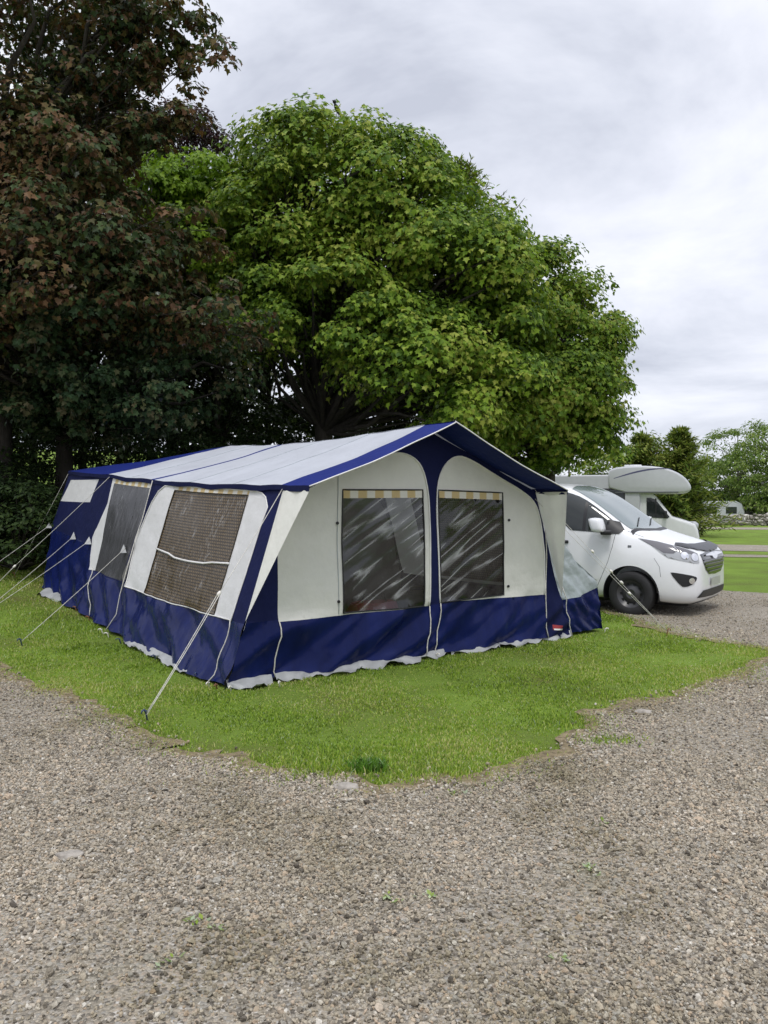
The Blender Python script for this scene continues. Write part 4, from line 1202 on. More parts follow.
        for i in range(40):
            v = -.45 + i * (6.75 / 39)
            p = slope(min(v, 4.5), 0, mir) if v < 4.5 else tl(tw((lean(v) - .035) if not mir else TW - lean(v) + .035, v, eave_h(v) + .012))
            V += [p, p + Vector((0, 0, -.05 - .006 * math.sin(i * 1.3)))]
        for i in range(39): F.append((2 * i, 2 * i + 2, 2 * i + 3, 2 * i + 1))
        link('eave_valance', py_mesh('eave_valance', V, F), M['navy'], T, True)
    # stitched seams across the roof cloth
    for mir in (False, True):
        for v in (.95, 1.95, 3.8):
            MB().tube([slope(v, j / 20, mir) + Vector((0, 0, .002)) for j in range(21)], .0035, 4, False).build('roof_stitching', M['grey'], T, True)
    # hipped blue rear end
    def tri(nm, a, b, c, n=18):
        V = []; F = []; ix = {}
        for i in range(n + 1):
            for j in range(n + 1 - i):
                ix[(i, j)] = len(V)
                p = a.lerp(b, i / n) + (c - a) * (j / n)
                k = 1 - max(i, j, n - i - j) / n
                V.append(p + Vector((0, 0, -.06 * k + .01 * noise.noise(p * 2))))
        for i in range(n):
            for j in range(n - i):
                F.append((ix[(i, j)], ix[(i + 1, j)], ix[(i, j + 1)]))
                if i + j < n - 1: F.append((ix[(i + 1, j)], ix[(i + 1, j + 1)], ix[(i, j + 1)]))
        return link(nm, py_mesh(nm, V, F), M['roofblue'], T, True)
    eL = slope(4.52, 0, False); rg = slope(4.52, 1, False); eR = slope(4.52, 0, True)
    cL = tl(tw(lean(6.3) - .035, 6.3, eave_h(6.3) + .012)); cR = tl(tw(TW - lean(6.3) + .035, 6.3, eave_h(6.3) + .012))
    tri('rear_roof', eL, cL, rg); tri('rear_roof', cL, cR, rg); tri('rear_roof', cR, eR, rg)
    # rear wall
    V = []; F = []
    for i in range(21):
        for j in range(9):
            h = 1.74 * j / 8; q = interp(h, [0, .9, 1.74], [6.12, 6.45, 6.3]); l = lean(6.3) * h / EH
            V.append(tl(tw(l + (TW - 2 * l) * i / 20, q, h)))
    for i in range(20):
        for j in range(8): F.append((i * 9 + j, (i + 1) * 9 + j, (i + 1) * 9 + j + 1, i * 9 + j + 1))
    link('rear_wall', py_mesh('rear_wall', V, F), M['navy'], T, True)
    # inside: cabin front, floor
    V = []; F = []
    for i in range(25):
        for j in range(13):
            u = .15 + (TW - .3) * i / 24; top = interp(u, [0, .6, 2.24, 3.87, TW], [.3, 1.70, 2.22, 1.70, .3])
            V.append(tl(tw(u, 3.05 + .04 * math.sin(u * 6), .02 + top * j / 12)))
    for i in range(24):
        for j in range(12): F.append((i * 13 + j, (i + 1) * 13 + j, (i + 1) * 13 + j + 1, i * 13 + j + 1))
    link('inner_tent', py_mesh('inner_tent', V, F), M['inner'], T, True)
    V = []; F = []
    for i in range(13):
        for j in range(13): V.append(tl(tw(.05 + (TW - .1) * i / 12, .05 + 6 * j / 12, .02)))
    for i in range(12):
        for j in range(12): F.append((i * 13 + j, (i + 1) * 13 + j, (i + 1) * 13 + j + 1, i * 13 + j + 1))
    link('groundsheet', py_mesh('groundsheet', V, F), M['floor'], T, True)
    # awning frame seen inside
    for u, h in ((.62, 1.7), (2.33, 2.25), (3.86, 1.7)):
        MB().tube([tl(tw(interp(h * i / 6, [0, 1.75], [.1 if u < 1 else (u if u < 3 else TW - .1), u]), .12, .02 + h * i / 6)) for i in range(7)], .014, 8).build('frame_pole', M['chrome'], T, True)
    # ---------------- canopy wings
    def wing(mir, hc):
        A = (lean(0) - .02, 0.02, 1.735); B = (lean(0) - .02, -.45, 1.735); C = (lean(0) * hc / EH - .02, -.02, hc)
        V = []; F = []; n = 16; ix = {}
        for i in range(n + 1):
            for j in range(n + 1 - i):
                a, b, c = 1 - (i + j) / n, i / n, j / n
                p = [A[k] * a + B[k] * b + C[k] * c for k in range(3)]
                s = .03 * math.sin(b / max(.05, a + b) * 9) * (1 - c) * (.7 if not mir else 1.1) * min(1, 6 * a + 3 * c)
                u = p[0] - s * .5
                ix[(i, j)] = len(V); V.append(tl(tw(TW - u if mir else u, p[1], p[2])))
        for i in range(n):
            for j in range(n - i):
                F.append((ix[(i, j)], ix[(i + 1, j)], ix[(i, j + 1)]))
                if i + j < n - 1: F.append((ix[(i + 1, j)], ix[(i + 1, j + 1)], ix[(i, j + 1)]))
        link('canopy_wing', py_mesh('canopy_wing', V, F), M['cream'], T, True)
    wing(False, .58); wing(True, .50)
    # ---------------- annexe on the right side
    def amap(vv):
        def f(u, h):
            k = .035 * fbm(u * 3 + h * 2, h * 3 - u * 2, 4.4) + .03 * noise.noise((u * 9 + h * 11, h * 2 - u * 1.5, 1)) + .012 * noise.noise((u * 22 + h * 20, h * 4, 7))
            hh = h + .04 * (1 - h / .15) if h < .15 else h
            return tl(tw(u, vv - k, hh))
        return f
    prof = [(TW + .03, 0), (5.18, 0), (5.07, .62), (4.98, .70), (4.62, .93), (4.34, 1.22), (4.05, 1.25)]
    r = sheet(prof, [('skirt', [(4.2, -.1), (5.4, -.1), (5.4, .57), (5.05, .55), (4.7, .47), (4.2, .44)])], .03, amap(.06), 'panel')
    put('annexe_panel', r['panel'], M['grey'], T); put('annexe_skirt', r['skirt'], M['skirt'], T)
    chain = [((5.18, 0), (5.08, .56), 'skirt'), ((5.08, .56), (5.07, .62), 'grey'), ((5.07, .62), (4.98, .70), 'grey'), ((4.98, .70), (4.62, .93), 'grey'), ((4.62, .93), (4.34, 1.22), 'grey'), ((4.34, 1.22), (4.05, 1.25), 'grey')]
    mg = MB(); ms = MB()
    for a, b, k in chain:
        V = []; F = []
        for i in range(21):
            v = .06 + 1.9 * i / 20
            for j in range(6):
                t = j / 5; u = a[0] + (b[0] - a[0]) * t; h = a[1] + (b[1] - a[1]) * t
                V.append(tl(tw(u + (.012 * noise.noise((v * 5, h * 4, 2)) if 0 < i else 0), v, max(h, .03))))
        for i in range(20):
            for j in range(5): F.append((i * 6 + j, (i + 1) * 6 + j, (i + 1) * 6 + j + 1, i * 6 + j + 1))
        (ms if k == 'skirt' else mg).add(V, F)
    mg.build('annexe_panel', M['grey'], T, True); ms.build('annexe_skirt', M['skirt'], T, True)
    # ---------------- guy ropes
    def gp(px, py):
        d = 8.
        for _ in range(80):
            x = (px - 384) / 790 * d
            zz = 1.6 + (504 - py) / 790 * d
            d += (zz - ghf(x, d)) * 790 / (py - 504) * .4
        return Vector(((px - 384) / 790 * d, d, ghf((px - 384) / 790 * d, d)))
    def sidew(v, h): return Vector(side_map()(v, h)) + Vector((O[0], O[1], 0)) - Vector((UX[0] * .02, UX[1] * .02, 0))
    eaveR = tw(TW - .6, 0.0, 1.76)
    pegs = []
    def rope(a, b, sl=None, tab=None, dbl=False, r=.0034, lab=None):
        mb = MB(); a = Vector(a); b = Vector(b) + Vector((0, 0, .05))
        def seg(p, q, n=8, sg=.012):
            return [p.lerp(q, i / n) - Vector((0, 0, sg * math.sin(math.pi * i / n))) for i in range(n + 1)]
        sd = (b - a).cross(Vector((0, 0, 1))).normalized()
        if dbl:
            s = a.lerp(b, sl[0])
            mb.tube([tl(p) for p in seg(a, s)], r, 5); mb.tube([tl(p) for p in seg(s + sd * .012, b)], r, 5); mb.tube([tl(p) for p in seg(s - sd * .012, b - sd * .012)], r, 5)
        else:
            mb.tube([tl(p) for p in seg(a, b)], r, 5)
        R = mb.build('guy_rope', M['rope'], T, True)
        for t in sl or []:
            c = a.lerp(b, t); d = (b - a).normalized()
            MB().tube([tl(c - d * .022), tl(c), tl(c + d * .022)], [.012, .016, .012], 8).build('slider', M['slider'], R, True)
        if tab:
            d = (b - a).normalized(); w = Vector((VX[0], VX[1], 0)) * .05
            V = [tl(a + w + Vector((0, 0, .045)) + d * .005), tl(a - w - Vector((0, 0, .055)) + d * .005), tl(a + d * .10), tl(a + w - Vector((0, 0, .05)) + d * .008)]
            link('rope_tab', py_mesh('rope_tab', V, [(0, 2, 1), (0, 3, 2), (3, 1, 2)]), M['flap'], R)
        pegs.append((b, a, lab))
    rope(sidew(.02, 1.745), gp(145, 722), [.52], None, True, lab='blue topped peg in the turf holding the nearest front left guy rope')
    rope(sidew(3.31, .97), gp(20, 647), None, True, lab='peg in the grass near the left gravel edge holding the middle side rope')
    rope(sidew(4.48, 1.745), gp(-24, 606), [.72], None, True, lab='peg outside the left edge holding the long rope from the rear eave')
    rope(sidew(5.3, .91), gp(-10, 610), None, True, lab='peg outside the left edge holding the rope from the navy rear wall')
    rope(sidew(4.60, .93), gp(-14, 616), None, True, lab='peg outside the left edge holding the rope from the cream window frame')
    rope(sidew(6.44, .92), gp(-40, 592), None, True, lab='peg outside the left edge holding the rope from the rearmost tab')
    rope(sidew(6.3, 1.72), gp(14, 578), None, None, r=.003, lab='peg in the shaded grass before the bushes holding the thin rear corner rope')
    rope(eaveR, Vector((3.44, 9.56, 0)), [.56, .64, .42], None, False, r=.003, lab='peg in the grass in front of the white van holding the right hand guy rope')
    rope(eaveR - Vector((0, 0, .10)), Vector((3.44, 9.56, 0)), [.70], None, False, r=.003, lab=None)
    # ---------------- pegs: things of their own
    def peg(p, toward, lab, mat, h=.09, grp='tent pegs in the turf'):
        p = Vector(p); d = Vector((toward[0] - p.x, toward[1] - p.y, 0))
        d = d.normalized() if d.length > 1e-3 else Vector((1, 0, 0))
        z = ghf(p.x, p.y)
        mb = MB()
        mb.tube([(d.x * .03, d.y * .03, -.05), (0, 0, h * .8), (-d.x * .012, -d.y * .012, h), (-d.x * .035, -d.y * .035, h * .92), (-d.x * .04, -d.y * .04, h * .7)], [.006, .007, .007, .006, .005], 6)
        mb.lathe([(.011, -.004), (.013, 0), (.011, .004)], 8, Matrix.Translation((0, 0, h * .86)) @ Matrix.Rotation(math.pi / 2, 4, 'X'))
        o = mb.build('tent_peg', mat, None, True); o.location = (p.x, p.y, z)
        tag(o, lab, 'tent peg', grp)
    for i, (b, a, lab) in enumerate(p for p in pegs if p[2]): peg(b, a, lab, M['pegblue'] if i in (0, 1) else M['rust'])
    base = [(75, 611, 'rusty peg farthest back along the left skirt', 'rust'), (88, 621, 'rusty orange peg below the grey mesh window', 'rust'), (107, 638, 'peg at the foot of the white lacing cord between the two side windows', 'slider'), (101, 634, 'pale wooden peg lying just left of the lacing cord foot', 'slider'),
            (119, 644, 'dark peg just right of the lacing cord foot', 'pegblue'), (154, 661, 'dark peg on the skirt below the brown window, left one', 'pegblue'), (197, 679, 'dark peg on the skirt below the brown window, right one', 'pegblue'), (208, 689, 'pale peg at the front left corner, leftmost of three', 'slider'), (216, 691, 'orange peg at the front left corner, middle of three', 'rust'),
            (230, 693, 'steel peg at the front left corner, rightmost of three', 'slider'), (279, 688, 'steel peg below the cord beside the left front panel', 'slider'), (437, 659, 'steel peg below the two cords at the middle of the front', 'slider'), (541, 641, 'steel peg below the cord at the right end of the front skirt', 'slider'), (606, 633, 'peg at the outer corner of the grey annexe', 'slider')]
    for px, py, lab, mt in base:
        p = gp(px, py); c = tw(2.2, 2, 0)
        peg(p, (c.x, c.y), lab, M[mt], .06, 'tent pegs along the skirts')
    # a red bag and a dark one stand inside
    def bag(nm, u, v, s, mat, lab, rz):
        bm = bmesh.new(); bmesh.ops.create_cube(bm, size=1)
        bmesh.ops.subdivide_edges(bm, edges=bm.edges, cuts=5, use_grid_fill=True)
        for q in bm.verts:
            c = q.co.copy(); k = 1 - .22 * abs(c.z * 2) ** 3
            q.co = Vector((c.x * s[0] * k * (1 - .25 * (2 * c.y) ** 4), c.y * s[1] * k * (1 - .2 * (2 * c.x) ** 4), (c.z + .5) * s[2])) + Vector((noise.noise(c * 3), noise.noise(c * 3 + Vector((5, 0, 0))), noise.noise(c * 4) * c.z)) * .03
        me = bpy.data.meshes.new('body'); bm.to_mesh(me); bm.free()
        R = empty(nm, tw(u, v, .025), rz, lab, 'bag')
        link('body', me, mat, R, True)
        MB().tube([(-s[0] * .25, 0, s[2] * .95), (-s[0] * .2, 0, s[2] + .07), (s[0] * .2, 0, s[2] + .07), (s[0] * .25, 0, s[2] * .95)], .012, 6).build('handle', M['black'], R, True)
    bag('storage_bag', 2.05, .65, (.62, .4, .52), plain('red_bag_cloth', (.30, .03, .035), .7, var=.3), 'red bag seen dimly through the left front window', .5)
    bag('storage_bag', 3.1, 1.2, (.7, .45, .5), M['khaki'], 'dark bag seen dimly through the right front window', .9)

# ------------------------------------------------------------------ vehicles
def eval_mesh(o):
    dg = bpy.context.evaluated_depsgraph_get()
    return bpy.data.meshes.new_from_object(o.evaluated_get(dg))

def patch(bvh, poly, org, eu, ev, d, off, step=.05):
    """outline in the plane (org, eu, ev) cast along d onto the body skin, lifted by off"""
    org = Vector(org); eu = Vector(eu); ev = Vector(ev); d = Vector(d).normalized()
    def mp(a, b):
        p = org + eu * a + ev * b
        h, n, _, _ = bvh.ray_cast(p, d)
        if h is None:
            h, n, _, _ = bvh.find_nearest(p + d * (-(p - Vector((-.5, 0, .8))).dot(d)))
        if n.dot(d) > 0: n = -n
        return h + n * off
    r = sheet(poly, [], step, mp, 'p')
    return r['p']

def solid(name, vf, mat, parent, th=.008):
    """give a skin patch an edge so it reads as a fitted piece"""
    V, F = vf
    me = py_mesh(name, V, F)
    bm = bmesh.new(); bm.from_mesh(me)
    bmesh.ops.recalc_face_normals(bm, faces=bm.faces)
    bm.to_mesh(me); bm.free()
    o = link(name, me, mat, parent, True)
    return o

def wheel(parent, x, y, R, side, rimmat, nm='wheel'):
    Mx = Matrix.Translation((x, y, R)) @ (Matrix.Rotation(math.pi, 4, 'Z') if side > 0 else Matrix())
    W = empty(nm, (0, 0, 0)); W.parent = parent
    ob = MB().lathe([(R * .60, -.10), (R * .66, -.115), (R * .9, -.115), (R * .975, -.095), (R, -.05), (R, .05), (R * .97, .1), (R * .6, .1)], 40, Mx, False).build(nm, M['tyre'], parent, angle=40)
    bpy.data.objects.remove(W)
    mb = MB(); mb.lathe([(R * .12, -.075), (R * .2, -.085), (R * .32, -.07), (R * .42, -.045), (R * .52, -.07), (R * .61, -.10), (R * .63, -.06), (R * .63, .05)], 32, Mx)
    mb.build('rim', rimmat, ob, angle=40)
    mb = MB()
    for k in range(10):
        a = k / 10 * 6.283
        c = Mx @ Vector((math.cos(a) * R * .46, -.058, math.sin(a) * R * .46)); MB().box(c, (.035, .012, .035), 0).build('vent_hole', M['black'], ob)
    return ob

def build_van():
    a = math.radians(-36)
    ct = Vector((4.87, 11.62))
    R = empty('panel_van', (ct.x, ct.y, -.03), a, 'white van with black wheels and bonnet guard parked on gravel beside the tent', 'van')
    st = [(0.0, .40, .80, .58), (-.035, .26, .93, .74), (-.13, .20, 1.02, .86), (-.34, .19, 1.09, .935), (-.62, .215, 1.17, .965), (-.92, .215, 1.265, .972), (-1.06, .215, 1.35, .975), (-1.35, .215, 1.575, .976),
          (-1.66, .215, 1.785, .976), (-1.93, .215, 1.915, .977), (-2.2, .215, 1.962, .978), (-2.7, .215, 1.975, .978), (-3.5, .215, 1.975, .978), (-4.4, .215, 1.97, .975), (-4.82, .23, 1.95, .962), (-4.95, .3, 1.88, .93)]
    bm = bmesh.new(); rings = []
    for x, zb, zt, w in st:
        H = zt - zb
        rw = w * interp(zt, [.8, 1.1, 1.3, 1.95], [.93, .88, .84, .83])
        half = [(0, zb), (.8 * w, zb), (.955 * w, zb + min(.06, H * .15)), (w, zb + .22 * H), (w, zb + .42 * H), (.99 * w, zb + .60 * H), ((rw + w) * .5 + .01, zb + .80 * H), (rw, zb + .945 * H), (.80 * rw, zb + .988 * H), (.4 * rw, zt - .002), (0, zt)]
        ring = [bm.verts.new((x, -y, z)) for y, z in half] + [bm.verts.new((x, y, z)) for y, z in half[-2:0:-1]]
        rings.append(ring)
    n = len(rings[0])
    for i in range(len(rings) - 1):
        for j in range(n): bm.faces.new((rings[i][j], rings[i][(j + 1) % n], rings[i + 1][(j + 1) % n], rings[i + 1][j]))
    bm.faces.new(rings[0][::-1]); bm.faces.new(rings[-1])
    bmesh.ops.recalc_face_normals(bm, faces=bm.faces)
    me = bpy.data.meshes.new('body'); bm.to_mesh(me); bm.free()
    tmp = bpy.data.objects.new('tmp', me); COL.objects.link(tmp)
    sd = tmp.modifiers.new('s', 'SUBSURF'); sd.levels = 3; sd.render_levels = 3
    skin = eval_mesh(tmp)
    bmt = bmesh.new(); bmt.from_mesh(skin); bvh = BVHTree.FromBMesh(bmt)
    FX, RX = -.93, -4.03
    cut = MB()
    for x in (FX, RX):
        for s in (-1, 1):
            cut.lathe([(.405, -.3), (.405, .3)], 48, Matrix.Translation((x, s * .92, .335)))
    cm = py_mesh('cut', cut.V, cut.F); co = bpy.data.objects.new('cut', cm); COL.objects.link(co)
    bmc = bmesh.new(); bmc.from_mesh(cm); bmesh.ops.recalc_face_normals(bmc, faces=bmc.faces); bmc.to_mesh(cm); bmc.free()
    tmp.modifiers.clear(); tmp.data = skin
    bo = tmp.modifiers.new('b', 'BOOLEAN'); bo.operation = 'DIFFERENCE'; bo.object = co; bo.solver = 'EXACT'
    body = eval_mesh(tmp)
    bpy.data.objects.remove(tmp); bpy.data.objects.remove(co)
    body.name = 'body'
    B = link('body', body, None, R, True)
    body.materials.clear(); body.materials.append(M['white'])
    body.set_sharp_from_angle(angle=math.radians(38))
    # dark arch liners + lips
    for x in (FX, RX):
        for s in (-1, 1):
            mb = MB(); V = []; F = []
            for k in range(25):
                an = math.pi * (k / 24) * 1.16 - .25
                for (r, y) in ((.401, .60), (.402, .72), (.4025, .84), (.403, .955)):
                    V.append((x + r * math.cos(an), s * y if y < .9 else s * (y if x != FX else y), .335 + r * math.sin(an)))
            for k in range(24):
                for j in range(3): F.append((k * 4 + j, k * 4 + j + 1, k * 4 + j + 5, k * 4 + j + 4))
            mb.add([v for v in V], F)
            mb.build('arch_liner', M['black'], R, True)
            wheel(R, x, s * .855, .33, s, M['rim'])
    under = MB().box((-2.4, 0, .25), (4.4, 1.3, .16), 0, .03).build('chassis', M['black'], R)
    # ---- glazing and trim, both sides
    X, Z = (1, 0, 0), (0, 0, 1)
    sw = [(-2.02, 1.245), (-1.30, 1.205), (-1.16, 1.215), (-1.10, 1.25), (-1.17, 1.33), (-1.45, 1.55), (-1.72, 1.725), (-1.93, 1.80), (-2.02, 1.815)]
    sw2 = [(-3.35, 1.27), (-2.12, 1.25), (-2.12, 1.82), (-3.35, 1.83)]
    pil = [(-1.62, 1.21), (-1.57, 1.21), (-1.57, 1.63), (-1.62, 1.665)]
    for s in (-1, 1):
        org = (0, s * 3, 0); d = (0, -s, 0)
        win = solid('side_window', patch(bvh, smooth_poly(sw, 1), org, X, Z, d, .006, .022), M['glass'], R)
        solid('window_divider', patch(bvh, [(-1.66, 1.23), (-1.615, 1.23), (-1.615, 1.63), (-1.66, 1.665)], org, X, Z, d, .009), M['black'], win)
        solid('side_window', patch(bvh, smooth_poly(sw2, 1), org, X, Z, d, .006, .03), M['glass'], R)
        # mirror foot triangle
        solid('mirror_mount', patch(bvh, [(-1.34, 1.19), (-1.12, 1.19), (-1.06, 1.25), (-1.15, 1.36), (-1.30, 1.40)], org, X, Z, d, .010), M['black'], R)
        # door gaps
        def seam(pl, w=.007):
            mb = MB()
            pts = []
            for q in densify(pl, .06, False):
                h = bvh.ray_cast(Vector((q[0], s * 3, q[1])), Vector((0, -s, 0)))[0]
                if h: pts.append(h + Vector((0, s * .0005, 0)))
            mb.tube(pts, w * .5, 5); mb.build('panel_gap', M['seam'], R, True)
        seam([(-1.17, 1.19), (-1.20, 1.0), (-1.26, .78), (-1.36, .55), (-1.42, .42), (-1.5, .30)]); seam([(-2.08, 1.84), (-2.08, .30)]); seam([(-1.5, .30), (-2.08, .30)])
        seam([(-1.02, 1.235), (-.9, 1.19), (-.78, 1.15)], .006); seam([(-.50, .60), (-.52, .74), (-.60, .86)], .006); seam([(-3.4, 1.86), (-3.4, .30)]); seam([(-2.1, 1.0), (-4.5, 1.0)], .014)
        solid('side_rubbing_strip', patch(bvh, [(-2.0, .52), (-1.42, .52), (-1.42, .60), (-2.0, .60)], org, X, Z, d, .012), M['white'], R)
        h = MB().box((-1.95, s * 0.985, 1.06), (.17, .035, .045), 0, .012).build('door_handle', M['black'], R, True)
        # indicator dot
        solid('side_repeater', patch(bvh, [(-.98, 1.0), (-.93, 1.0), (-.93, 1.03), (-.98, 1.03)], org, X, Z, d, .006, .02), M['seam'], R)
        # mirror
        bmm = bmesh.new(); bmesh.ops.create_cube(bmm, size=1)
        bmesh.ops.subdivide_edges(bmm, edges=bmm.edges, cuts=3, use_grid_fill=True)
        for v in bmm.verts:
            c = v.co * 2; l = max(abs(c.x), abs(c.y), abs(c.z)); u = c.normalized() * l
            c = c.lerp(u, .45)
            v.co = Vector((-1.36 + c.x * .09 - .03 * c.z, s * (1.13 + c.y * .125), 1.325 + c.z * .108))
        mm = bpy.data.meshes.new('mirror'); bmm.to_mesh(mm); bmm.free()
        mo = link('mirror', mm, M['white'], R, True)
        MB().box((-1.27, s * 1.02, 1.215), (.16, .2, .07), -s * .4, .02).build('mirror_arm', M['black'], mo, True)
        MB().box((-1.455, s * 1.13, 1.335), (.012, .17, .2), 0, .004).build('mirror_glass', M['glass'], mo)
        # lamps: seen on the diagonal of the corner
        k = .7071
        eu = (k, -s * -k * 1, 0) if False else (k, -s * k, 0)
        dd = (-k, -s * k, 0); og = (k * 2, s * k * 2, 0)
        # q runs forward and inward
        hl = [(-1.21, 1.135), (-1.0, 1.095), (-.80, 1.035), (-.60, .965), (-.53, .93), (-.53, .80), (-.62, .80), (-.78, .835), (-.93, .87), (-.99, .925), (-1.08, 1.03)]
        H = solid('headlight', patch(bvh, hl, og, eu, Z, dd, .008, .04), M['lens'], R)
        solid('lamp_surround', patch(bvh, [(-1.19, 1.125), (-1.0, 1.085), (-.84, 1.035), (-.80, .97), (-.86, .93), (-.97, .935), (-1.08, 1.035)], og, eu, Z, dd, .013, .04), M['smoke'], H)
        solid('lamp_surround', patch(bvh, [(-.82, 1.03), (-.66, .975), (-.545, .925), (-.545, .87), (-.66, .93), (-.78, .94)], og, eu, Z, dd, .012, .04), M['smoke'], H)
        for q, z, r in ((-.60, .88, .052), (-.73, .90, .05)):
            ring = [(q + r * math.cos(t * .5236), z + r * math.sin(t * .5236)) for t in range(12)]
            solid('reflector', patch(bvh, ring, og, eu, Z, dd, .017, .03), M['chrome'], H)
        fg = [(-.93, .665), (-.88, .67), (-.60, .62), (-.575, .58), (-.64, .51), (-.73, .47), (-.80, .475)]
        Fg = solid('fog_recess', patch(bvh, smooth_poly(fg, 1), og, eu, Z, dd, .008, .04), M['black'], R)
        ring = [(-.66 + .042 * math.cos(t * .5236), .555 + .042 * math.sin(t * .5236)) for t in range(12)]
        solid('fog_lamp', patch(bvh, ring, og, eu, Z, dd, .016, .03), M['chrome'], Fg)
    # ---- nose
    Y = (0, 1, 0); og = (2, 0, 0); dd = (-1, 0, 0)
    sym = lambda half: half + [(-y, z) for y, z in half[::-1]]
    G = solid('grille', patch(bvh, sym([(.0, .945), (.34, .935), (.62, .915), (.60, .82), (.50, .70), (.34, .625), (0, .61)][0:7])[1:-1], og, Y, Z, dd, .008, .04), M['gloss'], R)
    for z, w in ((.665, .36), (.72, .47), (.775, .54), (.83, .58)):
        solid('grille_bar', patch(bvh, [(-w, z - .006), (w, z - .006), (w, z + .007), (-w, z + .007)], og, Y, Z, dd, .02, .03), M['bar'], G)
    solid('chrome_wing', patch(bvh, sym([(.0, .925), (.13, .92), (.46, .90), (.48, .885), (.16, .875), (.09, .835), (0, .825)])[1:-1], og, Y, Z, dd, .026, .03), M['chrome'], G)
    solid('lower_intake', patch(bvh, sym([(0, .415), (.60, .41), (.70, .35), (.73, .315), (0, .29)])[1:-1], og, Y, Z, dd, .008, .04), M['black'], R)
    solid('number_plate', patch(bvh, [(-.26, .455), (.26, .455), (.26, .565), (-.26, .565)], og, Y, Z, dd, .02, .04), M['plate'], R)
    solid('bumper_lip', patch(bvh, sym([(0, .245), (.62, .245), (.70, .225), (0, .212)])[1:-1], og, Y, Z, dd, .006, .04), M['black'], R)
    # bonnet guard: cast down on the hood's leading edge
    og = (0, 0, 3); dd = (0, 0, -1)
    guard = sym([(-.30, .0), (-.30, .30), (-.34, .55), (-.46, .70), (-.40, .80), (-.22, .74), (-.10, .62), (-.055, .30), (-.045, 0)][0:9])
    guard = [(-.21, 0), (-.21, .32), (-.25, .56), (-.37, .72), (-.36, .79), (-.20, .735), (-.105, .60), (-.06, .30), (-.05, 0), (-.06, -.30), (-.105, -.60), (-.20, -.735), (-.36, -.79), (-.37, -.72), (-.25, -.56), (-.21, -.32)]
    solid('bonnet_guard', patch(bvh, guard, og, X, Y, dd, .018, .05), M['guard'], R)
    # windscreen: cast back along the view of the slope
    ws = [(-.98, -.76), (-.90, -.45), (-.86, 0), (-.90, .45), (-.98, .76), (-1.35, .745), (-1.70, .715), (-1.93, .68), (-1.985, .35), (-2.0, 0), (-1.985, -.35), (-1.93, -.68), (-1.70, -.715), (-1.35, -.745)]
    Wd = solid('windscreen', patch(bvh, ws, og, X, Y, dd, .007, .035), M['screen'], R)
    for y0 in (-.55, .05):
        pts = []
        for i in range(9):
            p = bvh.ray_cast(Vector((-.96 - .02 * i, y0 + i * .07, 3)), Vector((0, 0, -1)))[0]
            if p: pts.append(p + Vector((0, 0, .02)))
        MB().tube(pts, .009, 5).build('wiper', M['black'], Wd, True)
    solid('scuttle', patch(bvh, [(-.98, -.80), (-.90, -.45), (-.86, 0), (-.90, .45), (-.98, .80), (-.93, .84), (-.83, .45), (-.79, 0), (-.83, -.45), (-.93, -.84)], og, X, Y, dd, .004, .05), M['black'], R)
    bmt.free()

